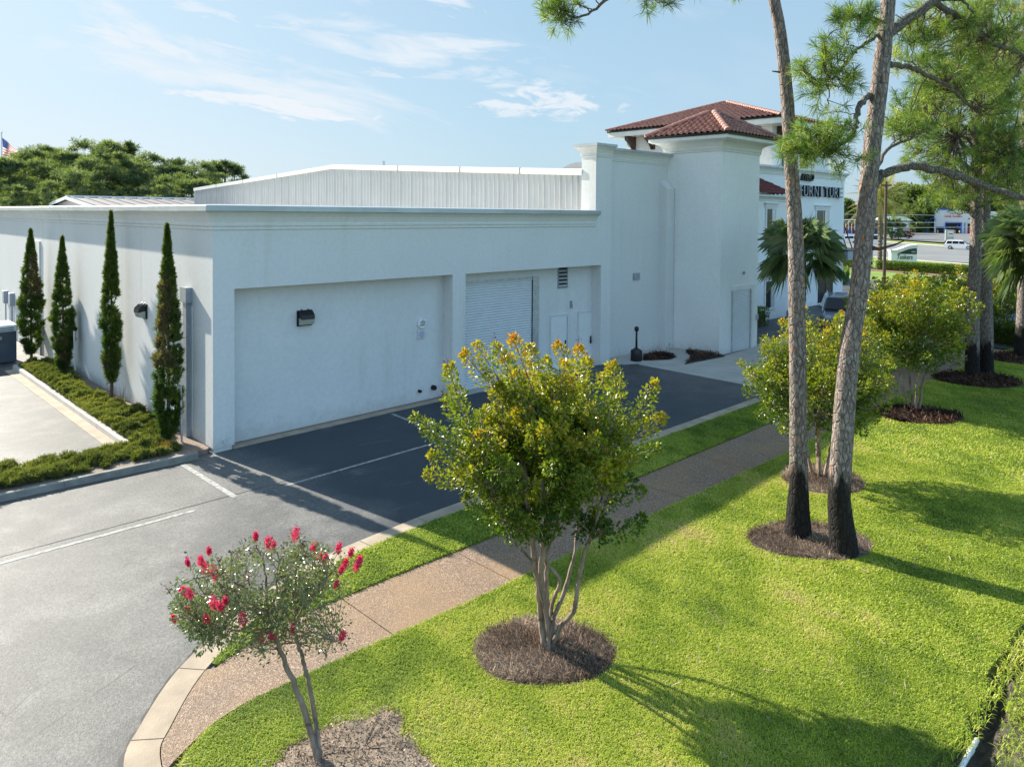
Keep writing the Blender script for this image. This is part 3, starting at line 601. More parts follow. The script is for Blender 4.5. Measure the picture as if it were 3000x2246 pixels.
sh.add([(21.78, y, z) for y, z in P]+[(23.28, y, z) for y, z in P], [(i, i+1, len(P)+i+1, len(P)+i) for i in range(len(P)-1)])
rd2 = sh.build('roller_shutter', M_slat, B)
MB().box(23.28, 23.36, -2.22, -2.151, .05, 2.74).build('door_track', M_alu, rd2); MB().box(21.70, 21.78, -2.20, -2.151, .05, 2.74).build('door_track', M_alu, rd2); MB().box(21.65, 23.64, -2.19, -2.151, 2.76, 2.95).box(23.36, 23.60, -2.18, -2.151, .05, 2.76).build('door_surround', M_trimw, rd2)
MB().lathe((22.69, -2.24, 3.50), [(.03, 0), (.07, .03), (.07, .09)], 12, 'y').build('door_lamp', M_pipe, B)
MB().box(23.86, 24.01, -2.22, -2.151, 1.3, 1.55).build('switch_box', M_alu, B)
# storefront wing with sign wall
m = MB(); m.box(24.03, 37.5, 3.0, 3.4, Z0, 8.95); m.box(37.5, 46.2, 3.0, 3.4, Z0, 8.95); m.box(45.8, 46.2, 3.4, 16, Z0, 8.95); m.box(20.75, 24.03, .72, 3.4, Z0, 8.4); m.build('storefront_wall', M_st2, B)
m = MB(); m.sweep([(24.03, 3.0), (46.2, 3.0), (46.2, 16)], cz(c2, .26)); m.build('cornice', M_stc, B)
m = MB(); m.sweep([(24.03, 3.0), (46.2, 3.0), (46.2, 16)], [(-.4, 8.95), (.26, 8.95), (.27, 8.96), (.27, 9.08), (-.4, 9.12)]); m.build('coping', M_cop, B)
def window(x0, x1, z0, z1, y, hood=True):
    f = MB().box(x0-.14, x0, y-.05, y, z0, z1+.12).box(x1, x1+.14, y-.05, y, z0, z1+.12).box(x0, x1, y-.05, y, z1, z1+.12).box(x0-.14, x1+.14, y-.07, y, z0-.12, z0)
    if hood: f.box(x0-.32, x1+.32, y-.16, y, z1+.30, z1+.36).box(x0-.26, x1+.26, y-.08, y, z1+.12, z1+.30)
    f = f.build('window', M_stc, B); MB().box(x0, x1, y-.02, y-.004, z0, z1).build('pane', M_glass, f)
    MB().box((x0+x1)/2+.12, (x0+x1)/2+.16, y-.03, y-.02, z0, z1).box(x1-.32*(x1-x0), x1, y-.035, y-.02, z0, z1).build('reveal', M_alu, f)
m = MB(); m.box(31.2, 35.0, 1.75, 3.0, Z0, 6.95); m.build('bay', M_st2, B)
m = MB(); m.sweep([(31.2, 3.0), (31.2, 1.75), (35.0, 1.75), (35.0, 3.0)], [(0, 6.85), (.04, 6.87), (.05, 6.95), (.13, 7.05), (.22, 7.1), (.26, 7.12), (.26, 7.22), (-.1, 7.22), (-.1, 6.85)]); m.build('bay_cornice', M_stc, B)
m = MB(); tile_slope(m, (30.85, 1.38, 7.28), (35.35, 1.38, 7.28), (33.1, 3.0, 8.35)); tile_slope(m, (35.35, 1.38, 7.28), (35.35, 3.1, 7.28), (34.0, 3.0, 8.0)); tile_slope(m, (30.85, 3.1, 7.28), (30.85, 1.38, 7.28), (32.2, 3.0, 8.0))
m.build('bay_roof', simple('dark_clay_tile', (.13, .028, .022), .7, 0, .25, 4), B)
window(32.35, 33.35, 4.5, 6.42, 1.75); window(32.35, 33.35, .75, 1.98+.3, 1.75); window(35.9, 37.0, 4.2, 6.35, 3.0); window(41.7, 43.6, 4.3, 6.42, 3.0)
sw = MB().box(42.15, 42.25, 2.93, 3.0, .2, 3.6).box(44.3, 44.4, 2.93, 3.0, .2, 3.6).box(43.2, 43.3, 2.93, 3.0, .2, 3.6).build('shop_window', M_dark, B); MB().box(42.25, 44.3, 2.95, 2.99, .2, 3.6).build('pane', M_glass, sw)
MB().box(31.2, 35.0, 1.68, 1.749, 3.3, 3.42).box(31.2, 35.0, 1.70, 1.749, 3.0, 3.1).build('string_course', M_stc, B)
cn = MB().box(45.0, 49.6, 2.2, 6.0, 3.0, 3.62).build('canopy', M_pipe, B); MB().box(44.96, 49.64, 2.16, 6.04, 3.62, 3.70).build('canopy_edge', M_dark, cn)
for (p, q) in (((46.25, 3.2, 6.0), (48.3, 3.2, 3.7)), ((46.25, 3.2, 5.0), (47.3, 3.2, 3.7)), ((46.25, 5.4, 6.0), (48.3, 5.4, 3.7))): MB().tube([p, q], .04, 6).build('tie_rod', M_dark, cn)
# upper hall with bracketed eaves
U = MB().box(37.5, 46.1, 4.1, 15.6, 8.0, 11.9).build('upper_hall', M_trimw, B)
MB().box(36.5, 47.1, 3.1, 16.6, 11.80, 12.14).build('eave_soffit', M_trimw, U); MB().sweep([(36.5, 3.1), (47.1, 3.1), (47.1, 16.6), (36.5, 16.6)], [(0, 12.14), (.05, 12.14), (.07, 12.24), (-.4, 12.24), (-.4, 12.14)], closed=True).build('eave_board', M_dark, U)
MB().sweep([(37.5, 15.6), (37.5, 4.1), (46.1, 4.1)], [(0, 10.35), (.03, 10.35), (.03, 10.42), (0, 10.42)]).build('string_course', M_stc, U)
hiproof(U, 36.36, 47.24, 2.96, 16.74, 12.27, (41.8, 9.85, 14.35), pitch=.36, course=.42, amp=.055)
br = [(0, 0), (0, -1.0), (.12, -1.02), (.22, -.82), (.42, -.62), (.70, -.42), (.98, -.28), (1.0, 0)]
for y in (14.9, 13.2, 11.2, 5.0): MB().extr([(37.5-a, 11.8+b) for a, b in br], 'y', y-.16, y+.16).build('bracket', M_brown, U)
for x in (38.3, 40.6, 43.0, 45.4): MB().extr([(4.1-a, 11.8+b) for a, b in br], 'x', x-.16, x+.16).build('bracket', M_brown, U)
for q in ((38.9, 40.1), (41.5, 42.7)): MB().box(q[0], q[1], 4.06, 4.1, 9.15, 10.9).build('window', M_glass, U)
for ya, yb in ((9.2, 10.6), (12.3, 13.4)): MB().box(37.46, 37.5, ya, yb, 9.15, 10.1).build('window', M_glass, U)

def text_mesh(s, size, ext, shear=0., off=0., sx=1.):
    c = bpy.data.curves.new('t', 'FONT'); c.body = s; c.size = size; c.extrude = ext; c.shear = shear; c.offset = off; c.align_x = 'LEFT'; c.resolution_u = 3
    o = bpy.data.objects.new('t', c); COL.objects.link(o); bpy.context.view_layer.update()
    me = bpy.data.meshes.new_from_object(o.evaluated_get(bpy.context.evaluated_depsgraph_get())); bpy.data.objects.remove(o); bpy.data.curves.remove(c)
    me.transform(Matrix.Diagonal((sx, 1, 1, 1))); return me
def text_on(name, s, size, ext, loc, axx, mat, parent, shear=0., off=0., sx=1., width=None, up=(0, 0, 1)):
    me = text_mesh(s, size, ext, shear, off, sx); ax = Vector(axx).normalized(); up = Vector(up); n = ax.cross(up)
    xs = [v.co.x for v in me.vertices]; k = 1.
    if width: k = width/(max(xs)-min(xs))
    x0 = min(xs)
    R_ = Matrix(((ax.x*k, up.x, n.x, loc[0]), (ax.y*k, up.y, n.y, loc[1]), (ax.z*k, up.z, n.z, loc[2]), (0, 0, 0, 1)))
    me.transform(Matrix.Translation((-x0, 0, 0))); me.transform(R_); return link(name, me, mat, parent)
SG = thing('store_sign', 'dark raised FURNITURE lettering with a script word above, on the white storefront wall', 'sign', (38.0, 2.9, 7.3))
for i, ch in enumerate('FURNITURE'):
    xa = 38.55+i*.785; wd = .30 if ch == 'I' else .62; xa += .16 if ch == 'I' else 0
    text_on('letter', ch, 1.0, .07, (xa, 2.86, 7.33), (1, 0, 0), M_ink, SG, width=wd, off=.012)
    me = SG.children[-1].data
    text_on('letter_face', ch, 1.0, .004, (xa, 2.775, 7.33), (1, 0, 0), M_pipe, SG.children[-1], width=wd*.96, off=-.004)
text_on('script_word', 'neo', .95, .07, (39.1, 2.87, 8.33), (1, 0, 0), M_ink, SG, shear=.35, width=1.8, off=.01)

# fixtures on the walls
def wall_lamp(name, label, c, ax, n):       # c: middle of the back plate; ax along wall; n outward
    L = thing(name, label, 'wall lamp', c, 'black flood lamps on the stucco walls'); c = np.array(c, float); ax = np.array(ax, float); n = np.array(n, float); up = np.array([0, 0, 1.])
    def pr(nm, prof, w_, mt, sh=0.):
        V = [c+ax*(s_*w_/2)+n*o+up*z for s_ in (-1, 1) for o, z in prof]; k = len(prof)
        return MB().add(V, [tuple(range(k)), tuple(range(k, 2*k))[::-1]]+[(i, (i+1) % k, k+(i+1) % k, k+i) for i in range(k)]).build(nm, mt, L)
    pr('back_plate', [(0, -.22), (0, .22), (.05, .22), (.05, -.22)], .46, M_dark)
    pr('housing', [(.05, .02), (.05, .19), (.12, .21), (.24, .10), (.26, -.02)], .40, M_dark)
    pr('lens', [(.05, .02), (.255, -.02), (.20, -.17), (.05, -.19)], .38, M_lens)
    for s_ in (-.1, .1):
        q = c+ax*s_; MB().tube([q+n*.04+up*.20, q+n*.04+up*.25, q+n*.08+up*.22], .015, 6).build('hinge', M_dark, L)
    return L
wall_lamp('wall_lamp', 'black flood lamp high in the left recess of the shaded front wall', (2.80, .5, 3.03), (1, 0, 0), (0, -1, 0))
wall_lamp('wall_lamp', 'black flood lamp on the sunlit side wall between two cypresses', (0, 5.0, 3.02), (0, 1, 0), (-1, 0, 0))
fd = thing('fire_department_plate', 'round white plate with dark lettering on the recessed front wall', 'sign', (6.93, .5, 2.47))
MB().lathe((6.93, .40, 2.47), [(.135, 0), (.16, .02), (.16, .098)], 28, 'y').build('disc', M_white, fd)
for i, (s_, z) in enumerate((('F', .08), ('WATER', .02), ('SUPPLY', -.065))): text_on('lettering', s_, .09, .002, (6.93-(.02 if i == 0 else .1), .396, 2.47+z), (1, 0, 0), M_navy, fd, width=(.045 if i == 0 else .2))
sb = thing('alarm_box', 'small pale square alarm box below the round plate', 'alarm box', (6.92, .5, 2.13))
MB().box(6.78, 7.06, .44, .499, 2.0, 2.27).build('case', M_slat, sb, bevel=.01); MB().lathe((6.92, .425, 2.14), [(.10, 0), (.11, .014)], 24, 'y').build('speaker_disc', simple('pale_lilac', (.45, .45, .55), .5), sb)
eb = thing('outlet_box', 'small white utility box low on the side wall beside the downpipe', 'utility box', (-.05, 2.25, .3))
MB().box(-.16, 0, 2.10, 2.34, .28, .62).build('case', M_white, eb, bevel=.008); MB().add([(-.17, 2.09, .62), (-.17, 2.35, .62), (0, 2.35, .66), (0, 2.09, .66), (-.08, 2.22, .72)], [(0, 1, 4), (1, 2, 4), (2, 3, 4), (3, 0, 4)]).build('lid', M_white, eb)
g2 = thing('junction_box', 'grey electrical box on the side wall between the two far cypresses', 'utility box', (-.05, 17.6, .8))
MB().box(-.2, 0, 17.35, 17.75, .62, 1.12).build('case', M_pipe, g2, bevel=.01); MB().tube([(-.1, 17.5, .62), (-.14, 17.5, .3), (-.3, 17.8, .05), (-.4, 18.1, .02)], .02, 6).build('cable', M_brown, g2)
for i, yy in enumerate((23.2, 24.6)):
    g3 = thing('meter_box', ['grey meter box on the side wall beyond the far cypress', 'second grey meter box at the left edge of the side wall'][i], 'meter box', (-.05, yy, 1.6)); MB().box(-.2, 0, yy-.18, yy+.18, 1.5, 2.1).build('case', M_pipe, g3, bevel=.02); MB().tube([(-.08, yy, 1.5), (-.08, yy, -.1)], .03, 6).build('conduit', M_pipe, g3)
st = thing('cigarette_receptacle', 'black smokers post with a thin neck standing by the tall white wall', 'ash bin', (17.1, -.52, .06))
MB().lathe((17.1, -.52, .06), [(.20, 0), (.235, .03), (.235, .42), (.21, .47), (.10, .52), (.06, .56)], 24).build('base', simple('black_plastic', (.012, .012, .014), .4), st, smooth=True)
MB().lathe((17.1, -.52, .06), [(.045, .54), (.04, 1.25)], 14).build('neck', simple('black_plastic2', (.012, .012, .014), .4), st, smooth=True); MB().lathe((17.1, -.52, .06), [(.05, 1.22), (.09, 1.26), (.09, 1.38), (.05, 1.42)], 16).build('head', M_dark, st, smooth=True)
ac = thing('equipment_cabinet', 'dark grey equipment cabinet with pale louvred top at the left edge', 'cabinet', (-2.4, 17.4, -.1))
MB().box(-3.6, -1.1, 16.75, 18.3, -.08, 1.15).build('cabinet', M_cab, ac, bevel=.015); MB().box(-3.64, -1.06, 16.71, 18.34, 1.15, 1.42).build('top', M_white, ac, bevel=.03)
m = MB(); [m.box(-3.5, -1.2, 16.70, 16.712, z, z+.03) for z in (1.2, 1.28)]; m.build('louvre', M_dark, ac); MB().box(-1.75, -1.6, 16.73, 16.75, .85, .97).box(-1.8, -1.7, 16.73, 16.75, .2, .42).build('sticker', M_beige, ac)
gp = thing('stake', 'thin grey metal stake standing beside the nearest cypress', 'stake', (-.35, 1.25, 0)); MB().tube([(-.36, 1.12, 0), (-.38, 1.12, 1.45)], .03, 8).build('pole', M_alu, gp)
gp = thing('stake', 'thin grey stake against the third cypress', 'stake', (-.3, 11.6, 0)); MB().tube([(-.3, 11.4, 0), (-.34, 11.4, 1.7)], .03, 8).build('pole', M_alu, gp)

# ------------------------------------------------------------------ planting
def nrm(a): return a/(np.linalg.norm(a, axis=-1, keepdims=True)+1e-9)
def leaves(C, D, size, aspect=.45, fold=.25, up=.6, tint=None, jit=.35):
    """one small folded leaf per centre C, pointing roughly along D"""
    n = len(C); size = np.broadcast_to(size, n)[:, None]*rng.uniform(1-jit, 1+jit, (n, 1))
    D = nrm(D+rng.normal(0, .45, (n, 3))); N = rng.normal(0, 1, (n, 3)); N[:, 2] += up*2; N = nrm(N-D*np.sum(N*D, 1, keepdims=True)); Sd = np.cross(D, N)
    a = C; tip = C+D*size; mid = C+D*size*.5
    l = mid+Sd*size*aspect*.5+N*size*fold*.3; r = mid-Sd*size*aspect*.5+N*size*fold*.3
    V = np.stack([a, l, tip, r], 1).reshape(-1, 3); i = np.arange(n)*4
    F = np.concatenate([np.stack([i, i+1, i+2], 1), np.stack([i, i+2, i+3], 1)]); T = None if tint is None else np.repeat(tint, 4)
    return V, F, T
def needles(C, D, n, length, width, spread=1.0, tint=None, droop=.15):
    """n thin needles fanned about each tuft centre"""
    m = len(C); length = np.broadcast_to(length, m)
    d = nrm(nrm(D)[:, None, :]*(.55/spread)+rng.normal(0, 1, (m, n, 3))*.62*spread); L = length[:, None, None]*rng.uniform(.7, 1.1, (m, n, 1))
    base = C[:, None, :]+d*L*.04-nrm(D)[:, None, :]*rng.uniform(0, .5, (m, n, 1))*length[:, None, None]
    s = nrm(np.cross(d, rng.normal(0, 1, (m, n, 3))))*width/2
    tip = base+d*L; tip[:, :, 2] -= droop*L[:, :, 0]*rng.uniform(.3, 1, (m, n))
    mid = base+d*L*.55
    V = np.stack([base-s*.6, base+s*.6, mid+s, tip, mid-s], 2).reshape(-1, 3); i = np.arange(m*n)*5
    F = np.concatenate([np.stack([i, i+1, i+2], 1), np.stack([i, i+2, i+4], 1), np.stack([i+4, i+2, i+3], 1)])
    T = None if tint is None else (np.repeat(tint, n*5)+np.repeat(rng.uniform(-.12, .12, m*n), 5))
    return V, F, T
def cloud(name, VFT, mat, parent=None, **kw):
    Vs, Fs, Ts, o = [], [], [], 0
    for V, F, T in VFT: Vs.append(V); Fs.append(F+o); Ts.append(T); o += len(V)
    return link(name, mkmesh(name, np.vstack(Vs), np.vstack(Fs), np.clip(np.concatenate(Ts), 0, 1)), mat, parent, **kw)
def inpoly(P, poly):
    x, y = P[:, 0], P[:, 1]; c = np.zeros(len(P), bool); q = np.array(poly)[:, :2]; j = len(q)-1
    for i in range(len(q)):
        (xi, yi), (xj, yj) = q[i], q[j]
        c ^= ((yi > y) != (yj > y)) & (x < (xj-xi)*(y-yi)/(yj-yi+1e-12)+xi); j = i
    return c
def zgv(x): return np.clip(-.12+.012*x, -.12, .06)
def vnoise(P, s, seed=0):
    r = np.random.default_rng(seed); o = np.zeros(len(P))
    for k in range(7): a = r.uniform(0, 2*pi); f = s*r.uniform(.6, 2.2); o += np.sin(P[:, 0]*f*cos(a)+P[:, 1]*f*sin(a)+r.uniform(0, 7))
    return o/7**.5

# --- mulch rings (outline, height) ---
def ring_of(cx, cy, rx, ry, rot=0, seed=1, n=40, w=.05):
    r = np.random.default_rng(seed); ph = r.uniform(0, 7, 4); o = []
    for i in range(n):
        t = 2*pi*i/n; k = 1+w*(sin(2*t+ph[0])+.6*sin(3*t+ph[1])+.4*sin(5*t+ph[2]))+r.uniform(-.012, .012); a, b = rx*k*cos(t), ry*k*sin(t); o.append((cx+a*cos(rot)-b*sin(rot), cy+a*sin(rot)+b*cos(rot)))
    return o
_sp = smoothline([tuple(G(x, y)[:2]) for x, y in ((775, 2262), (830, 2205), (900, 2165), (1000, 2128), (1100, 2100), (1135, 2078), (1175, 2098), (1185, 2150), (1225, 2195), (1290, 2262), (1270, 2360), (1050, 2440), (850, 2380), (775, 2262))], 5)
SOILP = [(x+rng.normal(0, .018), y+rng.normal(0, .018)) for x, y in _sp[:-1]]
rings = [('c', ring_of(-.17, -11.72, .95, .82, -1.0, 3), M_mulch, 1), ('p', ring_of(5.86, -12.78, 1.10, .80, -.9, 4), M_mulch, 1), ('m2', ring_of(9.15, -11.6, 1.0, .85, 0, 5), M_mulch, 1),
         ('m3', ring_of(16.5, -11.3, 1.28, .95, -.5, 6), M_mulchr, 2), ('p3', ring_of(23.4, -11.15, 1.6, 1.2, -.4, 7), M_mulchr, 2), ('p4', ring_of(29.6, -11.3, 1.6, 1.2, 0, 8), M_mulchr, 2),
         ('f', SOILP, M_mulch, 0), ('m4', ring_of(27.5, -9.9+.6, 1.0, .5, 0, 12), M_mulchr, 2)]
for nm, pl, mt, kind in rings[:7]:
    c = np.mean(pl, 0); z = .045; m = MB(); n = len(pl)
    R = [1, .8, .5, .15]; Hh = [-.02, .035, .06, .07] if kind else [-.012, .004, .010, .012]
    V = [(c[0]+(p[0]-c[0])*k+rng.normal(0, .006), c[1]+(p[1]-c[1])*k+rng.normal(0, .006), z+h+rng.normal(0, .004)) for k, h in zip(R, Hh) for p in pl]+[(c[0], c[1], z+Hh[3])]
    Fq = [(a*n+i, a*n+(i+1) % n, (a+1)*n+(i+1) % n, (a+1)*n+i) for a in range(3) for i in range(n)]+[(3*n+i, 3*n+(i+1) % n, 4*n) for i in range(n)]
    m.add(V, Fq).build('bare_soil' if kind == 0 else 'mulch_bed', M_sand if kind == 0 else M_soil, drop=True, smooth=True, **ST)
def straw(pl, n, mt, L=.14, w=.008, dens=1., name='pine_straw'):
    P = np.array(pl); lo, hi = P.min(0), P.max(0); Q = rng.uniform(lo, hi, (n, 2)); Q = Q[inpoly(Q, pl)]; c = P.mean(0)
    rr = np.linalg.norm(Q-c, axis=1)/np.linalg.norm(P-c, axis=1).mean()
    C = np.column_stack([Q, zgv(Q[:, 0])+.045+.065*np.clip(1-rr**2, 0, 1)+rng.uniform(.0, .035, len(Q))]); a = rng.uniform(0, pi, len(Q))
    D = np.column_stack([np.cos(a), np.sin(a), rng.normal(0, .22, len(Q))]); T = np.clip(rng.beta(2, 3, len(Q))+.25*vnoise(Q, 3), 0, 1)
    return leaves(C, D, L, w/L, 0, 1.2, T, .5)
cloud('mulch', [straw(pl, 22000, None, .10, .006) for nm, pl, mt, k in rings[:3]]+[straw(rings[6][1], 5000, None, .035, .012)], M_mulch, kind='stuff')
cloud('red_mulch', [straw(pl, 7000, None, .16, .03) for nm, pl, mt, k in rings[3:6]], M_mulchr, kind='stuff')
m2 = [(18.3, -.12), (19.35, -.12), (18.9, -1.0), (18.5, -.9), (17.3, -.8)]; m3 = [(20.3, -.5), (20.73, -.5), (20.73, -2.4), (20.6, -2.45), (17.9, -2.2), (19.2, -1.7)]
sheet('mulch_bed', [(17.3, -.74), (18.2, -.12), (19.4, -.12), (19.0, -1.2), (18.3, -1.35)], .045, M_soil, .05, **ST); sheet('mulch_bed', [(17.9, -2.28), (20.6, -2.5), (20.74, -2.4), (20.74, -.6), (20.2, -.9), (19.4, -1.7)], .045, M_soil, .05, **ST)
cloud('red_mulch', [straw([(17.3, -.74), (18.2, -.12), (19.4, -.12), (19.0, -1.2), (18.3, -1.35)], 2500, None, .12, .03), straw([(17.9, -2.28), (20.6, -2.5), (20.74, -2.4), (20.74, -.6), (20.2, -.9), (19.4, -1.7)], 3000, None, .12, .03)], M_mulchr, kind='stuff')

# --- grass blades ---
def grass(poly, n, box, hmin, hmax, wd, seed, holes=(), edge=None, name='grass'):
    (x0, x1, y0, y1) = box; Q = rng.uniform((x0, y0), (x1, y1), (n, 2)); keep = inpoly(Q, poly)
    for h in holes: keep &= ~inpoly(Q, h)
    Q = Q[keep]; pat = vnoise(Q, .9, 5)*.5+vnoise(Q, 3.2, 6)*.5; thin = vnoise(Q, 1.6, 9)
    cs = np.mean(SOILP, 0); bare = np.exp(-(((Q[:, 0]-cs[0])/1.15)**2+((Q[:, 1]-cs[1])/.95)**2)**2)*(vnoise(Q, 5, 77) > .1)
    Q = Q[rng.random(len(Q)) > np.clip(.10*(thin > 1.1)+bare*.72, 0, .9)]; pat = vnoise(Q, .9, 5)*.5+vnoise(Q, 3.2, 6)*.5+.5*np.clip(vnoise(Q, .45, 31)-.9, 0, 2)
    n = len(Q); dist = np.hypot(Q[:, 0]-CAM[0], Q[:, 1]-CAM[1]); gr = np.clip(dist/11, .85, 1.5)
    h = rng.uniform(hmin, hmax, n)*(1+.25*pat); w_ = wd*gr*rng.uniform(.7, 1.3, n)
    a = rng.uniform(0, 2*pi, n); lean = rng.uniform(.5, 1.5, n); z = zgv(Q[:, 0])+.035
    B0 = np.column_stack([Q, z]); sd = np.column_stack([-np.sin(a), np.cos(a), 0*a])*w_[:, None]/2; ld = np.column_stack([np.cos(a)*lean, np.sin(a)*lean, 0*a])
    mid = B0+ld*h[:, None]*.35+np.array([0, 0, 1])*h[:, None]*.6; tip = B0+ld*h[:, None]*1.0+np.array([0, 0, 1])*(h*(1-.35*lean))[:, None]
    V = np.stack([B0-sd, B0+sd, mid+sd*.9, tip, mid-sd*.9], 1).reshape(-1, 3); i = np.arange(n)*5
    F = np.concatenate([np.stack([i, i+1, i+2], 1), np.stack([i, i+2, i+4], 1), np.stack([i+4, i+2, i+3], 1)])
    T = np.clip(.47+.25*pat+.10*np.clip(thin_(Q), -2, 2)+rng.normal(0, .18, n)+.35*(rng.random(n) < .03)+bare_t(Q), 0, 1)
    return V, F, np.repeat(T, 5)
def thin_(Q): return vnoise(Q, 6.5, 41)*.6+vnoise(Q, 1.5, 42)*.6
def bare_t(Q): return .26*np.exp(-(((Q[:, 0]+1.8)/1.6)**2+((Q[:, 1]+13)/1.4)**2))+.08*np.clip(vnoise(Q, .5, 21), 0, 1)
holes = [r[1] for r in rings[:6]]+[[tuple(np.mean(SOILP, 0)+(np.array(p)-np.mean(SOILP, 0))*.93) for p in SOILP]]
cloud('grass', [grass(LM, 330000, (-5.4, 3.5, -16.4, -9.8), .028, .055, .0085, 1, holes), grass(LM, 250000, (3.5, 12, -17, -9.8), .03, .06, .011, 2, holes), grass(LM, 190000, (12, 33, -19, -9.8), .035, .065, .013, 3, holes)], M_grass, kind='stuff')
cloud('grass', [grass(LS, 70000, (-3.6, 6, -8.9, -6.6), .035, .07, .012, 4), grass(LS, 95000, (6, 22, -8.9, -6.6), .04, .065, .013, 5), grass(LS, 25000, (22, 32, -9, -6.6), .04, .07, .02, 6)], M_grass, kind='stuff')
vp_ = [(4.3, -16.3), (3.4, -16.9), (2.6, -17.0), (2.2, -16.55), (1.6, -16.9), (3.0, -16.45), (4.0, -16.35), (6.5, -16.3), (12, -16.8), (14, -18.2), (5, -17.3), (2.8, -17.0)]
cloud('grass', [grass([(3.0, -16.50), (5, -16.45), (13, -16.8), (13, -19.3), (5.6, -18.5), (3.0, -17.0)], 60000, (3.0, 13, -19.4, -16.4), .04, .10, .010, 7), grass([(1.5, -16.72), (3.1, -16.50), (3.1, -17.0), (1.4, -17.0)], 1500, (1.4, 3.1, -17.0, -16.4), .03, .10, .008, 8), grass([(1.2, -16.25), (5.2, -16.25), (5.2, -16.42), (1.2, -16.42)], 900, (1.2, 5.2, -16.42, -16.24), .04, .12, .010, 9), ], M_grass, kind='stuff')

def litter(poly, n, box, seed):
    r = np.random.default_rng(seed); Q = r.uniform((box[0], box[2]), (box[1], box[3]), (n, 2)); Q = Q[inpoly(Q, poly)]; Q = Q[r.random(len(Q)) < np.clip(.35+.4*vnoise(Q, .8, seed), .05, 1)]; a = r.uniform(0, pi, len(Q))
    return leaves(np.column_stack([Q, zgv(Q[:, 0])+.075+r.uniform(-.02, .01, len(Q))]), np.column_stack([np.cos(a), np.sin(a), r.normal(0, .1, len(Q))]), .16, .045, 0, 2., r.uniform(.55, 1, len(Q)), .4)
cloud('fallen_needles', [litter(LM, 2600, (-5, 14, -16.2, -10), 61)], M_mulch, kind='stuff')
# --- crape myrtles ---
def smooth3(P, n=6):
    P = np.array(P, float); out = []
    for i in range(len(P)-1):
        p0, p1, p2, p3 = P[max(i-1, 0)], P[i], P[i+1], P[min(i+2, len(P)-1)]
        for k in range(n):
            t = k/n; out.append(.5*((2*p1)+(-p0+p2)*t+(2*p0-5*p1+4*p2-p3)*t*t+(-p0+3*p1-3*p2+p3)*t**3))
    out.append(P[-1]); return np.array(out)
def myrtle(name, label, base, stems, tips, fill, leaf, dens, mat, group=None, tintf=None, centre=None, flowers=(), seedh=40, ltop=1., wood_r=.05, plume=.12, twk=.8):
    T = thing(name, label, 'tree', tuple(base), group); sk = []
    for j, (P, r0, r1) in enumerate(stems):
        Q = smooth3(P); Q += rng.normal(0, .004, Q.shape); rr = np.linspace(r0, r1, len(Q)); MB().tube(Q, rr, 9, .10).build('trunk', M_mbark, T, smooth=True); sk.append(Q[len(Q)*2//3:])
    SKP = np.vstack(sk); c = np.array(centre); tw = MB(); LC, LD, LT = [], [], []
    ends = [np.array(t) for t in tips]+list(fill)
    zt = max(e[2] for e in ends); zb = min(e[2] for e in ends)
    for k, e in enumerate(ends):
        d2 = np.linalg.norm(SKP-e, axis=1)+.6*np.clip(SKP[:, 2]-e[2]+.35, 0, 9); p = SKP[np.argmin(d2+rng.uniform(0, .25, len(d2)))]
        mid = (p+e)/2+(e-c)*.10*rng.uniform(-.3, 1)-np.array([0, 0, .06])*np.linalg.norm(e-p); Q = smooth3([p, mid, e], 6); L = np.linalg.norm(e-p)
        tw.tube(Q, np.linspace((.012+.008*L)*twk, .0025, len(Q)), 5, cap=False)
        npl = len(tips) > k; ln = min(L*.85, .95 if npl else .62); n = int(dens*ln*(1.25 if npl else 1.))
        t = 1-rng.uniform(0, 1, n)**1.15*ln/L; idx = t*(len(Q)-1); i0 = np.clip(idx.astype(int), 0, len(Q)-2); fr = (idx-i0)[:, None]; X = Q[i0]*(1-fr)+Q[i0+1]*fr; ax = nrm(Q[i0+1]-Q[i0])
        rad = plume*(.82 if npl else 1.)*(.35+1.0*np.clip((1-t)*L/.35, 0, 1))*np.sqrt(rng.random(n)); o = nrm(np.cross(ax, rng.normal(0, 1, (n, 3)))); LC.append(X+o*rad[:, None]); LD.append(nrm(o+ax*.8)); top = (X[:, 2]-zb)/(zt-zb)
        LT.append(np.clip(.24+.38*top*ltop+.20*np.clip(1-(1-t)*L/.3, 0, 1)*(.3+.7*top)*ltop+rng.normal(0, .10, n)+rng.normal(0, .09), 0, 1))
    tw.build('branches', M_mbark, T)
    C, D, TT = np.vstack(LC), np.vstack(LD), np.concatenate(LT); k = C[:, 2] > base[2]+.4
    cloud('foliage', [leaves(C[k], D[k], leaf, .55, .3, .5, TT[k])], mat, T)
    if seedh:
        pts = [e for e in ends if e[2] > zb+.5*(zt-zb)]; pts = [pts[i] for i in rng.integers(0, len(pts), seedh)]; sm = MB()
        for e in pts:
            d = nrm((e-c)*np.array([.5, .5, 1])+rng.normal(0, .15, 3)); L = rng.uniform(.06, .16); sm.tube([e, e+d*L], [.003, .0015], 3, cap=False)
            for q in range(6): x = e+d*L*rng.uniform(.3, 1)+rng.normal(0, .02, 3); sm.add([x+rng.normal(0, .010, 3) for _ in range(4)], [(0, 1, 2), (0, 2, 3), (0, 3, 1), (1, 3, 2)])
        sm.build('seed_heads', M_seed, T, kind='stuff')
    for f in flowers:
        f = np.array(f); r = rng.uniform(.035, .052)*f[3]; n = 260; X = rng.normal(0, 1, (n, 3)); X = nrm(X)*np.cbrt(rng.random((n, 1)))*np.array([r, r, r*1.45]); ax = nrm(f[:3]-c+np.array([0, 0, .6])); X = X+ax*(X@ax)[:, None]*.6
        cloud('flower_cluster', [leaves(f[:3]+X*rng.uniform(.8, 1.25, (n, 1)), X, .017, .8, .3, 0, rng.uniform(0, 1, n))], M_pet, T)
    return T
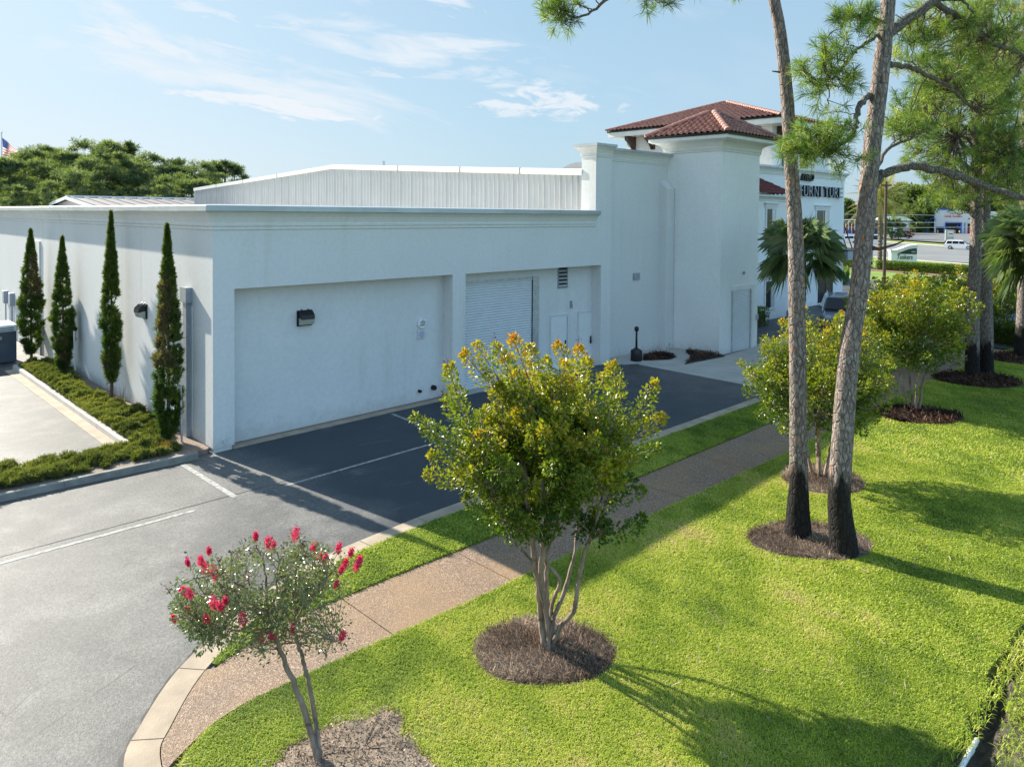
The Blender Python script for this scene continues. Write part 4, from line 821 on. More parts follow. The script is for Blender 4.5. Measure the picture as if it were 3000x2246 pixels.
def ell(c, R, n, shell=.45, keep=None):      # points through an ellipsoid crown, favouring the outside
    o = []
    while len(o) < n:
        d = rng.normal(0, 1, 3); d /= np.linalg.norm(d); x = d*rng.uniform(shell**2, 1)**.5
        if keep and not keep(x): continue
        o.append(np.array(c)+x*np.array(R))
    return o
def pk(x, y, k): return tuple(at(x, y, k))
# the large one in the middle
kc = 10.45; base = G(1612, 1912, .1); base[2] = zg(base[0])+.08
def st_(pts, r0, r1): return ([tuple(base+np.array([rng.normal(0, .02), rng.normal(0, .02), -.12]))]+[pk(x, y, k) for x, y, k in pts], r0, r1)
stems = [st_([(1590, 1850, 10.4), (1578, 1720, 10.4), (1562, 1610, 10.4), (1548, 1480, 10.4), (1530, 1330, 10.3)], .062, .028), st_([(1608, 1850, 10.5), (1590, 1740, 10.4), (1585, 1650, 10.3), (1600, 1560, 10.2), (1590, 1420, 10.1), (1600, 1250, 10.0)], .055, .022),
         st_([(1620, 1850, 10.6), (1602, 1760, 10.7), (1598, 1640, 10.8), (1575, 1540, 10.9), (1560, 1400, 11.0)], .045, .02), st_([(1618, 1825, 10.5), (1650, 1740, 10.7), (1680, 1640, 10.9), (1690, 1560, 11), (1700, 1420, 11.1), (1720, 1250, 11.2)], .036, .018),
         st_([(1635, 1845, 10.4), (1680, 1790, 10.3), (1696, 1700, 10.2), (1712, 1620, 10.2), (1735, 1560, 10.1), (1770, 1440, 10), (1790, 1300, 9.9)], .040, .018), st_([(1600, 1800, 10.3), (1560, 1650, 10.1), (1520, 1600, 10.0), (1478, 1545, 9.9), (1460, 1480, 9.8), (1420, 1350, 9.7)], .028, .015),
         st_([(1615, 1780, 10.6), (1640, 1700, 10.5), (1600, 1640, 10.4), (1625, 1560, 10.3), (1650, 1480, 10.1), (1640, 1350, 9.9)], .032, .016)]
tips = [(1211, 1217), (1304, 1163), (1313, 1067), (1354, 1031), (1394, 1006), (1449, 1009), (1501, 985), (1553, 1010), (1630, 1005), (1693, 1013), (1725, 1054), (1788, 1063), (1811, 1117), (1920, 1117), (1892, 1218), (1942, 1220), (1933, 1307), (1888, 1434), (1888, 1515), (1780, 1533), (1245, 1385), (1260, 1330), (1360, 1455), (1417, 1520), (1240, 1240), (1330, 1130), (1480, 1040), (1600, 1050), (1660, 1060), (1760, 1100)]
tips = [pk(x, y, kc+rng.uniform(-1.1, 1.1)) for x, y in tips]
cc = at(1590, 1320, kc); fill = ell(cc, (1.36, 1.36, 1.14), 350, .3, lambda x: x[2] > -.9)
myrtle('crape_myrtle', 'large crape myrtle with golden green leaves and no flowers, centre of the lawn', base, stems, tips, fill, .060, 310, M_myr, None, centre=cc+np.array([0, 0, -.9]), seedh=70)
# the flowering one
kf = 8.3; base = G(938, 2243, .05); base[2] = zg(base[0])+.02
stems = [([tuple(base+np.array([.0, .0, -.1])), pk(925, 2200, 8.3), pk(890, 2080, 8.3), pk(855, 1990, 8.25), pk(820, 1900, 8.2), pk(800, 1850, 8.15), pk(785, 1780, 8.0)], .040, .018),
         ([tuple(base+np.array([.04, .02, -.1])), pk(925, 2120, 8.4), pk(905, 2000, 8.45), pk(890, 1940, 8.5), pk(872, 1880, 8.5), pk(862, 1830, 8.5), pk(880, 1760, 8.6)], .030, .015)]
for q in ([(800, 1850), (760, 1800), (690, 1760), (600, 1740)], [(790, 1800), (740, 1740), (680, 1700), (640, 1680)], [(785, 1780), (780, 1700), (770, 1640), (750, 1600)], [(862, 1830), (900, 1760), (950, 1700), (990, 1660)], [(880, 1760), (880, 1700), (870, 1640), (860, 1600)], [(800, 1850), (740, 1850), (660, 1840), (590, 1820)], [(865, 1840), (820, 1760), (810, 1700), (820, 1640)], [(870, 1850), (920, 1850), (960, 1870), (985, 1880)]):
    dk = rng.uniform(-.6, .4); stems.append(([pk(x, y, kf+dk*i/3) for i, (x, y) in enumerate(q)], .014, .005))
tips = [(560, 1660), (610, 1640), (500, 1740), (525, 1800), (585, 1900), (745, 1580), (800, 1590), (860, 1565), (915, 1595), (990, 1620), (1000, 1660), (1045, 1640), (1010, 1700), (700, 1640), (640, 1660), (530, 1700), (560, 1850), (650, 1880), (700, 1900), (760, 1900), (985, 1730), (940, 1600), (1000, 1860), (960, 1900)]
tips = [pk(x, y, kf+rng.uniform(-.9, .7)) for x, y in tips]; fill = []
for (x, y, rx, ry, n) in ((640, 1770, 130, 110, 60), (780, 1690, 170, 100, 90), (900, 1690, 100, 90, 55), (740, 1820, 150, 70, 45), (560, 1790, 60, 70, 18), (950, 1880, 40, 40, 8), (880, 1790, 60, 60, 18)):
    for _ in range(n): a = rng.uniform(0, 2*pi); q = rng.uniform(.1, 1)**.5; fill.append(at(x+rx*q*cos(a), y+ry*q*sin(a), kf+rng.uniform(-.75, .6)))
fl = [(550, 1648), (589, 1643), (612, 1613), (601, 1664), (540, 1730), (556, 1738), (533, 1732), (510, 1812), (550, 1787), (660, 1760), (645, 1775), (626, 1766), (750, 1569), (786, 1588), (801, 1598), (866, 1565), (920, 1602), (937, 1630), (953, 1635), (992, 1605), (1028, 1618), (1054, 1640), (1012, 1650), (1000, 1668), (1046, 1655), (711, 1815), (605, 1812), (798, 1865), (764, 1870), (860, 1840), (627, 1678), (1004, 1862), (985, 1710)]
fl = [(*at(x, y, kf-.35+rng.uniform(-.3, .2)), rng.uniform(.45, .85)) for x, y in fl]
myrtle('crape_myrtle', 'small crape myrtle with bright pink flower clusters beside the curved kerb', base, stems, tips, fill, .038, 125, M_myr2, None, centre=at(800, 1760, kf)+np.array([0, 0, -.6]), flowers=fl, seedh=60, ltop=.5, plume=.13, twk=.4)
# the ones along the walk
def row_myrtle(label, bx, by, k, cx, cy, rx, rz, n, leaf, dens, nst=4, seed=1, ht=None, ltop=.85, tipn=16, lean=0.):
    base = G(bx, by); base[2] = zg(base[0])+.05; k = (base-CAM)@_f; c = at(cx, cy, k); sts = []
    for j in range(nst):
        a = 2*pi*j/nst+.5; r = rx*.42; top = c+np.array([r*cos(a), r*sin(a), -rz*.15]); b0 = base+np.array([.10*cos(a), .10*sin(a), -.1]); m1 = b0*.6+top*.4+np.array([-.1*cos(a)+rng.normal(0, .03), -.1*sin(a)+rng.normal(0, .03), .05]); sts.append(([tuple(b0), tuple(m1), tuple(b0*.25+top*.75+rng.normal(0, .04, 3)), tuple(top)], .042, .02))
    tips = []
    for _ in range(tipn): a = rng.uniform(0, 2*pi); e = rng.uniform(.15, 1.3); tips.append(tuple(c+np.array([rx*1.12*cos(a)*cos(e), rx*1.12*sin(a)*cos(e), rz*1.12*sin(e)])))
    return myrtle('crape_myrtle', label, base, sts, tips, ell(c, (rx, rx, rz), n, .25, lambda x: x[2] > -.9), leaf, dens, M_myr, 'crape myrtles along the aggregate path', centre=c+np.array([0, 0, -rz*.7]), seedh=24, ltop=ltop, plume=.16)
row_myrtle('green crape myrtle behind the two nearest pine trunks', 2400, 1405, 17, 2395, 1110, 1.70, 1.50, 330, .072, 135)
row_myrtle('wide crape myrtle on dark mulch between the pine pairs', 2680, 1212, 22, 2665, 955, 1.85, 1.55, 340, .085, 120)
row_myrtle('crape myrtle rising behind the far pair of pine trunks', 2905, 1000, 32, 2895, 870, 2.1, 1.6, 260, .11, 85)
row_myrtle('crape myrtle by the kerb beyond the wide one', 2660, 1060, 30, 2650, 905, 2.4, 1.2, 280, .11, 85)
row_myrtle('farthest pale crape myrtle in front of the clipped hedge', 2760, 960, 40, 2750, 862, 3.0, 1.15, 240, .14, 70)
row_myrtle('low crape myrtle just left of the parked dark car', 2250, 1130, 26, 2500, 1060, 1.2, 1.0, 60, .08, 45) if False else None

# --- pines ---
def bark_trunk(T, pts, rad, char, seg=26, name='trunk'):
    Q = smooth3(pts, 14); t = np.linspace(0, 1, len(Q)); rr = np.interp(t, np.linspace(0, 1, len(rad)), rad)*.94
    m = MB(); m.tube(Q, rr, seg, 0); V = m.v[0]; n = len(Q)
    ph = rng.uniform(0, 7, 12); cen = np.repeat(Q, seg, 0); d = V-cen; L = np.linalg.norm(d, axis=1, keepdims=True)
    an = np.tile(np.arange(seg)*2*pi/seg, n); z = V[:, 2]
    h = .022*np.sin(an*3+z*2.1+ph[0])+.018*np.sin(an*7+np.sin(z*4.+ph[1])*2)+.03*(rng.random(len(V))-.5)+.012*np.sin(z*11+an*2+ph[2])
    m.v[0] = cen+d*(1+h[:, None]*.22/np.maximum(L, .05)*.5); return m.build(name, m_bark('pine_bark_%d' % len(bpy.data.materials), ((.10, .080, .072), (.21, .170, .150), (.46, .41, .37), (.42, .22, .13)), 13, char), T, smooth=True)
def limb(T, pts, r0, r1, name='limb'):
    Q = smooth3(pts, 6); Q += rng.normal(0, .012, Q.shape); MB().tube(Q, np.linspace(r0, r1, len(Q)), 10, .10).build(name, M_limb, T, smooth=True); return Q
def tufts_on(T, limbs, tips, length, width, n, name='needles', side=1, spreadx=.35, tw_r=.009, mat=None, cones=0, tb=.45):
    SK = np.vstack(limbs); tw = MB(); C, D = [], []
    for e in tips:
        e = np.array(e); d2 = np.linalg.norm(SK-e, axis=1)+rng.uniform(0, .35, len(SK)); p = SK[np.argmin(d2)]; L = np.linalg.norm(e-p)
        m_ = (p+e)/2+rng.normal(0, .10*L, 3)+np.array([0, 0, -.08*L]); Q = smooth3([p, m_, e], 5); Q[1:-1] += rng.normal(0, .02, Q[1:-1].shape)
        tw.tube(Q, np.linspace(tw_r*(1+.6*min(L, 3)), .005, len(Q)), 5, cap=False)
        C.append(e); D.append(e-Q[-3]+np.array([0, 0, .12*L+.03]))
        for _ in range(side):
            i = int(rng.integers(len(Q)*2//5, len(Q)-1)); q = Q[i]; dd = nrm(rng.normal(0, 1, 3)+nrm(e-p)*.8+np.array([0, 0, .5])); ll = rng.uniform(.12, spreadx); tw.tube([q, q+dd*ll], [.007, .004], 4, cap=False); C.append(q+dd*ll); D.append(dd)
    C, D = np.array(C), np.array(D); tw.build('twigs', M_twig, T, kind='stuff')
    tn = np.clip(rng.normal(tb, .24, len(C)), .03, .97)
    cloud(name, [needles(C, D, n, length*rng.uniform(.8, 1.15, len(C)), width, 1.0, tn)], mat or M_pine, T)
    for i in rng.integers(0, len(C), cones):
        c = C[i]-np.array([0, 0, .06]); MB().lathe(c, [(.008, -.06), (.03, -.03), (.032, .0), (.015, .045)], 8).build('pine_cone', M_twig, T)
def region(x, y, rx, ry, k0, k1, n, pw=.6):
    o = []
    for _ in range(n): a = rng.uniform(0, 2*pi); q = rng.random()**pw; o.append(at(x+rx*q*cos(a), y+ry*q*sin(a), rng.uniform(k0, k1)))
    return o
# left of the near pair
b = G(2338, 1575); b[2] = zg(b[0]); PLt = thing('pine_tree', 'slender straight pine, left one of the near pair, charred at the foot', 'tree', tuple(b), 'pine trees on the lawn')
tp = [(2338, 1590, 14.0), (2338, 1500, 14.0), (2340, 1400, 14), (2338, 1200, 14), (2336, 1000, 14), (2334, 850, 14), (2331, 700, 14), (2319, 500, 14), (2307, 300, 14), (2286, 100, 14), (2268, 0, 14), (2225, -220, 14), (2195, -500, 14.1), (2190, -800, 14.2), (2190, -1050, 14.2)]
w_px = [88, 70, 54, 51, 50, 49, 47, 42, 39, 36, 34, 30, 24, 15, 8]
bark_trunk(PLt, [pk(*q) for q in tp], [w*14/2190/2 for w in w_px], 1.3)
l1 = limb(PLt, [pk(2215, -260, 14), pk(2100, -190, 13.9), pk(1990, -110, 13.8), pk(1880, -50, 13.7), pk(1790, -10, 13.6), pk(1740, 30, 13.6), pk(1690, 52, 13.5), pk(1630, 25, 13.5)], .06, .012)
l2 = limb(PLt, [pk(2200, -420, 14), pk(2350, -500, 14.2), pk(2500, -480, 14.6)], .05, .015); l3 = limb(PLt, [pk(2195, -600, 14), pk(2000, -640, 13), pk(1850, -560, 12.5)], .05, .015); l4 = limb(PLt, [pk(2195, -750, 14), pk(2300, -850, 15.5), pk(2350, -900, 17)], .04, .012)
tips = region(1645, 30, 62, 45, 13.2, 13.8, 22)+region(1915, -5, 60, 30, 13.4, 14, 10)+region(2110, -40, 90, 32, 13.4, 14.2, 8)+region(1780, -110, 150, 60, 13, 14.5, 18)+region(2400, -560, 200, 110, 13, 16, 45)+region(1950, -640, 240, 110, 12, 14.5, 50)+region(2220, -900, 260, 170, 12.5, 16.5, 80)
tufts_on(PLt, [l1, l2, l3, l4], tips, .24, .0085, 44, cones=2)
st = MB(); st.tube([pk(2285, 212, 13.9), pk(2262, 209, 13.8)], [.02, .01], 6); st.build('branch_stub', M_twig, PLt)
# right of the near pair
b = G(2475, 1630); b[2] = zg(b[0]); PRt = thing('pine_tree', 'leaning pine with a long arching limb, right one of the near pair', 'tree', tuple(b), 'pine trees on the lawn')
tp = [(2474, 1655, 13.4), (2470, 1580, 13.4), (2459, 1450, 13.4), (2470, 1260, 13.4), (2480, 1120, 13.4), (2493, 1000, 13.4), (2516, 850, 13.4), (2529, 720, 13.4), (2540, 600, 13.4), (2558, 400, 13.4), (2582, 200, 13.4), (2603, 0, 13.4), (2622, -250, 13.5), (2630, -520, 13.6), (2620, -800, 13.8)]
w_px = [98, 82, 66, 63, 61, 58, 54, 54, 55, 52, 50, 42, 34, 24, 10]
bark_trunk(PRt, [pk(*q) for q in tp], [w*13.4/2190/2 for w in w_px], 1.25)
B1 = limb(PRt, [pk(2552, 560, 13.4), pk(2575, 522, 13.4), pk(2620, 498, 13.35), pk(2680, 489, 13.3), pk(2760, 502, 13.2), pk(2830, 525, 13.1), pk(2900, 550, 13.0), pk(2960, 570, 12.9), pk(3060, 590, 12.8), pk(3200, 570, 12.7)], .085, .05)
B2 = limb(PRt, [pk(2590, 110, 13.4), pk(2640, 70, 13.5), pk(2700, 30, 13.6), pk(2745, -5, 13.7), pk(2790, -60, 13.9), pk(2850, -130, 14.2)], .10, .05)
B2b = limb(PRt, [pk(2735, 5, 13.7), pk(2775, 30, 13.9), pk(2820, 55, 14.1), pk(2862, 95, 14.3), pk(2900, 125, 14.5), pk(2960, 145, 14.8), pk(3010, 170, 15)], .06, .03)
B2c = limb(PRt, [pk(2740, 0, 13.7), pk(2790, -2, 13.6), pk(2825, 8, 13.5), pk(2850, 38, 13.4)], .035, .015)
B3 = limb(PRt, [pk(2588, 188, 13.4), pk(2612, 190, 13.5), pk(2660, 197, 13.7), pk(2720, 222, 13.9), pk(2780, 257, 14.1), pk(2820, 290, 14.3), pk(2848, 318, 14.5)], .055, .025)
B4 = limb(PRt, [pk(2580, 95, 13.4), pk(2550, 120, 13.3), pk(2515, 145, 13.2), pk(2480, 185, 13.1), pk(2445, 222, 13.0), pk(2400, 250, 12.9)], .035, .012)
B4b = limb(PRt, [pk(2590, 60, 13.4), pk(2540, 50, 13.2), pk(2500, 40, 13.1)], .025, .01)
B5 = limb(PRt, [pk(2548, 280, 13.4), pk(2525, 300, 13.3), pk(2512, 335, 13.2), pk(2505, 375, 13.1), pk(2495, 400, 13.1), pk(2460, 425, 13.0), pk(2420, 445, 12.9), pk(2402, 430, 12.9)], .055, .02)
B6 = limb(PRt, [pk(2625, -280, 13.5), pk(2500, -330, 13.3), pk(2380, -300, 13)], .05, .015); B7 = limb(PRt, [pk(2628, -450, 13.6), pk(2800, -480, 14), pk(2900, -430, 14.5)], .05, .015)
B8 = limb(PRt, [pk(2545, 540, 13.4), pk(2600, 440, 14.2), pk(2680, 400, 15), pk(2740, 365, 15.6)], .04, .015)
st = MB(); st.tube([pk(2545, 725, 13.4), pk(2575, 730, 13.2), pk(2620, 718, 13.0), pk(2652, 704, 12.8)], [.06, .025, .018, .008], 7, .15); st.build('broken_branch', M_twig, PRt)
tips = region(2480, 60, 60, 60, 12.6, 13.6, 13)+region(2430, 160, 90, 70, 12.5, 13.4, 17)+region(2380, 225, 65, 55, 12.4, 13.3, 15)+region(2470, 245, 60, 40, 12.6, 13.2, 8)+region(2540, 60, 40, 50, 13, 13.9, 14) \
    + region(2420, 370, 100, 55, 12.3, 13.4, 24)+region(2370, 440, 70, 60, 12.3, 13.2, 15)+region(2470, 465, 60, 45, 12.5, 13.3, 9)+region(2300, 440, 25, 40, 12.6, 13, 5) \
    + region(2660, 130, 70, 90, 13.6, 15, 30)+region(2760, 60, 110, 60, 13.6, 15.2, 34)+region(2900, 60, 100, 70, 13.8, 15.6, 34)+region(2790, 190, 120, 80, 13.8, 15.5, 42)+region(2900, 230, 110, 110, 14.2, 16, 46)+region(2690, 300, 80, 90, 14, 16, 30)+region(2640, 370, 55, 55, 14.4, 15.8, 14) \
    + region(2600, -350, 260, 150, 12, 15.5, 90)+region(2850, -420, 200, 120, 13, 16, 60)+region(2620, -760, 260, 200, 12, 15.5, 110)
tufts_on(PRt, [B1[:12], B2, B2b, B2c, B3, B4, B4b, B5, B6, B7, B8], tips, .23, .0085, 40, cones=9, tb=.46)
# pines farther along, whose crowns fill the upper right
def far_pine(label, bx, by, tops, w0, cregs, n_need=36, ln=.31, wd=.012, char=1.2, dens=1.3):
    b = G(bx, by); b[2] = zg(b[0]); k = (b-CAM)@_f; T = thing('pine_tree', label, 'tree', tuple(b), 'pine trees on the lawn')
    pts = [pk(bx, by+12, k)]+[pk(x, y, k) for x, y in tops]; bark_trunk(T, pts, list(np.linspace(w0, w0*.35, len(pts))*k/2190/2), char, 18)
    Q = smooth3(pts, 8); limbs = []
    for (x, y, rx, ry, n) in cregs:
        p = Q[np.argmin(np.abs(Q[:, 2]-(at(x, y, k)[2]-.8)))]; kk = k+rng.uniform(-2, 2); e = at(x, y, kk); limbs.append(limb(T, [p, (p+e)/2+np.array([0, 0, .25]), e], .07, .02))
    tips = []
    for (x, y, rx, ry, n) in cregs: tips += region(x, y, rx, ry, k-2.6, k+2.6, int(n*dens))
    tufts_on(T, limbs, tips, ln, wd, n_need, spreadx=.6, tw_r=.012, cones=3, tb=.44); return T
far_pine('pine with dark charred foot, left trunk of the far touching pair', 2848, 1108, [(2850, 900), (2858, 750), (2860, 600), (2862, 400), (2868, 200), (2872, -50), (2875, -250)], 42,
         [(2700, 330, 95, 80, 60), (2800, 400, 90, 70, 60), (2690, 440, 50, 45, 16), (2780, 260, 100, 80, 60), (2770, 500, 85, 40, 36), (2760, 560, 60, 36, 24), (2860, 150, 130, 90, 60), (2880, -60, 140, 110, 40), (2800, 590, 60, 30, 14)])
far_pine('pine with grey bark, right trunk of the far touching pair', 2890, 1100, [(2888, 900), (2888, 760), (2885, 620), (2890, 450), (2895, 250), (2900, 0), (2900, -200)], 42,
         [(2920, 330, 90, 80, 55), (2960, 420, 90, 70, 55), (2900, 480, 90, 60, 46), (2960, 220, 90, 90, 50), (2850, 570, 80, 35, 24), (2960, 540, 70, 45, 34), (3000, 120, 90, 90, 30)])
far_pine('pine at the right edge of the lawn with a black foot', 2990, 1050, [(2998, 900), (3003, 700), (3005, 500), (3005, 250), (3005, 0), (3000, -250)], 40,
         [(2960, 590, 60, 40, 26), (2990, 480, 60, 60, 30), (3030, 330, 70, 90, 24), (2960, 100, 90, 80, 30), (2990, 640, 40, 30, 14)], ln=.34, wd=.012)

# --- Italian cypresses against the side wall ---
def cypress(label, b, h, w, brown, bare, seed, lean=0.):
    T = thing('cypress_tree', label, 'cypress', tuple(b), 'cypresses against the side wall'); r = np.random.default_rng(seed)
    MB().tube([b+np.array([0, 0, -.1]), b+np.array([.01, .0, h*.4]), b+np.array([0, 0, h*.85])], [.055, .035, .012], 7).build('trunk', M_twig, T)
    n = 1900; t = r.random(n)**.95; z = bare*h+t*(1-bare)*h; prof = np.interp(t, [0, .06, .18, .4, .65, .82, .93, 1], [.25, .62, .95, 1., .62, .32, .13, .01])*w/2
    a = r.uniform(0, 2*pi, n); bulge = 1+.16*np.sin(3*a+z*1.6+seed)+.12*np.sin(5*a-z*3.1)+.08*np.sin(z*7+seed); q = r.uniform(.35, 1, n)**.5
    K = 240; tk = r.random(K)**.95*.97; ak = r.uniform(0, 2*pi, K); who = r.integers(0, K, n); t = np.clip(tk[who]+r.normal(0, .012, n)+.010, 0, 1); a = ak[who]+r.normal(0, .24, n)/np.clip(1.1-t, .3, 1); z = bare*h+t*(1-bare)*h
    prof = np.interp(t, [0, .06, .18, .4, .65, .82, .93, 1], [.25, .62, .95, 1., .62, .32, .13, .01])*w/2; bulge = (1+.13*r.normal(0, 1, K))[who]; q = r.uniform(.45, 1, n)**.5; sprayt = r.normal(0, .16, K)[who]
    C = np.column_stack([b[0]+np.cos(a)*prof*q*bulge*.74, b[1]+np.sin(a)*prof*q*bulge*.88, b[2]+z]); keep = C[:, 0] < -.03; C[:, 1] += .05*np.sin(z*1.3+seed)*t
    g = (np.sin(a*2+z*2.3+seed*2)+np.sin(z*4.1+a)) > 1.45; keep &= ~(g & (t < .5) & (r.random(n) < .8)); C, z, t, a, sprayt = C[keep], z[keep], t[keep], a[keep], sprayt[keep]; n = len(C)
    br = np.zeros(n)
    for (z0, z1, a0, wd, k) in brown: br = np.maximum(br, k*(z > z0)*(z < z1)*np.exp(-((np.angle(np.exp(1j*(a-a0))))/wd)**4))
    T0 = np.clip(.38+.25*t+sprayt+r.normal(0, .10, n), 0, .8); T0 = np.where(br > r.random(n), .92+r.normal(0, .04, n), T0)
    D = np.column_stack([np.cos(a)*.35, np.sin(a)*.35, np.ones(n)]); V, F, Tt = needles(C, D, 22, .15*np.clip(1.25-.65*t, .5, 1.2), .016, np.float64(.72), T0, 0.)
    cloud('foliage', [(V, F, Tt)], M_cyp, T); return T
def gz(p, dz=.12): p = np.array(p, float); return np.array([p[0], p[1], zg(p[0])+dz])
cypress('tallest near cypress with a brown dead streak, by the downpipe', gz((-.62, 1.33)), 5.70, .86, [(2.0, 4.4, -2.6, .9, .95)], .02, 1)
cypress('narrow cypress with a thin bare foot, second from the corner', gz((-.50, 6.5)), 6.02, .66, [(.3, 1.6, 3.1, 1.5, .25)], .12, 2)
cypress('bushy leaning cypress, third from the corner', gz((-.55, 12.0)), 5.10, .92, [(.4, 1.6, -1.6, .7, .5)], .06, 3)
cypress('farthest cypress with a dead brown shoulder', gz((-.66, 16.4)), 5.35, 1.12, [(2.6, 4.2, -1.3, .8, .9)], .05, 4)

# --- junipers in the planting bed ---
def juniper(poly, n, box, seed, hh=.25):
    r = np.random.default_rng(seed); (x0, x1, y0, y1) = box; Q = r.uniform((x0, y0), (x1, y1), (n, 2)); Q = Q[inpoly(Q, poly)]
    hgt = hh*(.62+.30*vnoise(Q, 2.6, seed)*.8+.25*vnoise(Q, 7, seed+1)); keep = (hgt > .06) & (vnoise(Q, 1.9, seed+9) > -1.25); Q, hgt = Q[keep], hgt[keep]; n = len(Q)
    z = zgv(Q[:, 0])+.12+hgt*r.uniform(.25, 1, n)**.6; a = r.uniform(0, 2*pi, n); D = np.column_stack([np.cos(a)*.8-.2, np.sin(a)*.8-.15, np.full(n, .75)])
    T = np.clip(.45+.16*vnoise(Q, 1.3, seed+2)+r.normal(0, .12, n), 0, .86); T = np.where((vnoise(Q, 3.3, seed+5) > 1.75) & (r.random(n) < .8), .96, T)
    return needles(np.column_stack([Q, z]), D, 22, .13, .014, .75, T, .0)
cloud('juniper_ground_cover', [juniper([(-12, .22), (-1.1, .24), (-.6, .45), (-1.0, 1.6), (-12, 1.72)], 9500, (-12, -.5, .2, 1.75), 5), juniper([(-1.34, 1.0), (-.85, 1.0), (-.25, 2.2), (-.15, 5), (-.6, 8), (-.5, 10), (-.2, 12.5), (-.25, 15), (-1.32, 15), (-1.36, 8)], 8500, (-1.4, -.1, 1, 15), 8, .28)], M_jun, kind='stuff', label='low spreading juniper shrubs along the kerb')
m = MB()
for k in range(26):
    a = np.array([-.5+rng.uniform(-.12, .12), 6.3+rng.uniform(-.7, .7), .05]); m.tube([a, a+np.array([rng.normal(0, .12), rng.normal(0, .2), rng.uniform(.3, .9)])], [.006, .002], 3, cap=False)
tg = m.build('dead_twigs', M_seed, kind='stuff', label='bare dead twigs round the foot of the second cypress')

# --- clipped hedge, low shrubs ---
def hedge(label, p, q, w, h, n, lf):
    p, q = np.array(p, float), np.array(q, float); c = (p+q)/2; L = np.hypot(*(q-p)); ax = (q-p)/L; ay = np.array([-ax[1], ax[0]]); T = thing('hedge', label, 'hedge', (c[0], c[1], .06))
    MB().obox(c, ax, ay, L/2-.12, w/2-.12, .0, h-.08).build('branch_core', M_twig, T)
    u, v, z = rng.uniform(-1, 1, n), rng.uniform(-1, 1, n), rng.uniform(0, 1, n); f = rng.random(n); v = np.where(f < .6, np.sign(v), v); z = np.where(f >= .6, 1, z)
    P = c+ax*(u*L/2)[:, None]+ay*(v*w/2)[:, None]; C = np.column_stack([P, .06+z*h])+rng.normal(0, .05, (n, 3)); D = np.column_stack([ay*v[:, None]*.6, np.ones(n)])
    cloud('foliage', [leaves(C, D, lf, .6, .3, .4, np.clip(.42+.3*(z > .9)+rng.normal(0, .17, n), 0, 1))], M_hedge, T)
hedge('long clipped green hedge below the curved monument sign', (81.5, 13.2), (78.5, -2), 1.5, .90, 16000, .13); hedge('short clipped hedge left of the tall palm trunk', (84.5, 20.5), (82, 14.6), 1.5, 1.05, 7000, .14)
hedge('low dark green shrub border at the end of the path', (34.2, -9.3), (32.7, -13.5), 1.4, .85, 6000, .11); hedge('small shrub at the foot of the storefront wall by the tower', (25.0, 1.0), (30.8, 1.2), .9, .9, 5000, .09)
hedge('round shrub row on the grass before the street', (58, 8.4), (66, 11.2), 1.3, 1.0, 5000, .13)
sheet('verge', [(66, -24), (66, 26), (98, 34), (108, 22), (104, 8), (99, -8), (96, -24)], .0, simple('street_turf', (.17, .25, .035), .9, 0, .25, .4), **ST)
sheet('mulch_bed', [(79.5, 21), (78, 12.5), (76, 2), (78, -3), (80, -3), (83.3, 13), (86, 21)], .02, simple('far_mulch', (.19, .11, .075), .9, 0, .2, .8), **ST)

# --- palms ---
def fan_palm(name, label, b, h, n, R_, tr=.17, group=None, seed=1, tint=.4, mat=None):
    r = np.random.default_rng(seed); T = thing(name, label, 'palm tree', tuple(b), group); top = np.array(b)+np.array([0, 0, h])
    m = MB(); zz_ = np.arange(-.1, h, .12); m.tube([np.array(b)+np.array([.03*sin(z), 0, z]) for z in zz_], [tr*(1+.12*(i % 2)) for i in range(len(zz_))], 10, .06); m.build('trunk', M_pbark, T)
    Vs = []; st = MB()
    for i in range(n):
        az = i*2.39996+r.normal(0, .2); el = np.interp(i/n, [0, .25, .6, 1], [1.35, .75, .05, -.85])+r.normal(0, .12); Lp = R_*r.uniform(.45, .6); d = np.array([cos(az)*cos(el), sin(az)*cos(el), sin(el)])
        e = top+d*Lp-np.array([0, 0, .10*Lp*cos(el)]); st.tube([top, (top+e)/2+np.array([0, 0, .08*Lp]), e], [.02, .016, .012], 4, cap=False)
        side = nrm(np.cross(d, [0, 0, 1.])+1e-6); upv = np.cross(side, d); ro = r.normal(0, .75); side, upv = side*cos(ro)+upv*sin(ro), upv*cos(ro)-side*sin(ro); k = 54; th = np.linspace(-2.1, 2.1, k); L = R_*.60*(.72+.28*np.cos(th*.7))*r.uniform(.9, 1.1, k)
        dir_ = d*np.cos(th)[:, None]+side*np.sin(th)[:, None]+upv*(.10-.25*np.abs(th))[:, None]*.4; dir_ = nrm(dir_)
        mid = e+dir_*(L*.6)[:, None]+np.array([0, 0, -.03]); tip = e+dir_*L[:, None]; tip[:, 2] -= L*r.uniform(.08, .62, k); w_ = np.cross(dir_, upv); w_ = nrm(w_)*.0055*R_
        base = np.repeat(e[None], k, 0); V = np.stack([base, mid+w_, tip, mid-w_], 1).reshape(-1, 3); j = np.arange(k)*4; Vs.append((V, np.concatenate([np.stack([j, j+1, j+2], 1), np.stack([j, j+2, j+3], 1)]), np.repeat(np.clip(tint+r.normal(0, .12)+r.normal(0, .06, k), 0, 1), 4)))
    st.build('petioles', M_palm_st, T); cloud('fronds', Vs, mat or M_palm, T); return T
M_palm_st = simple('petiole', (.06, .10, .04), .5)
bp = G(2318, 985); kk = (bp-CAM)@_f
bp = at(2345, 985, 29.5); bp[2] = .06; hp = at(2345, 735, 29.5)[2]
fan_palm('cabbage_palm', 'green fan palm standing before the storefront wall', bp, hp, 28, 1.6, .17, seed=3, tint=.68)
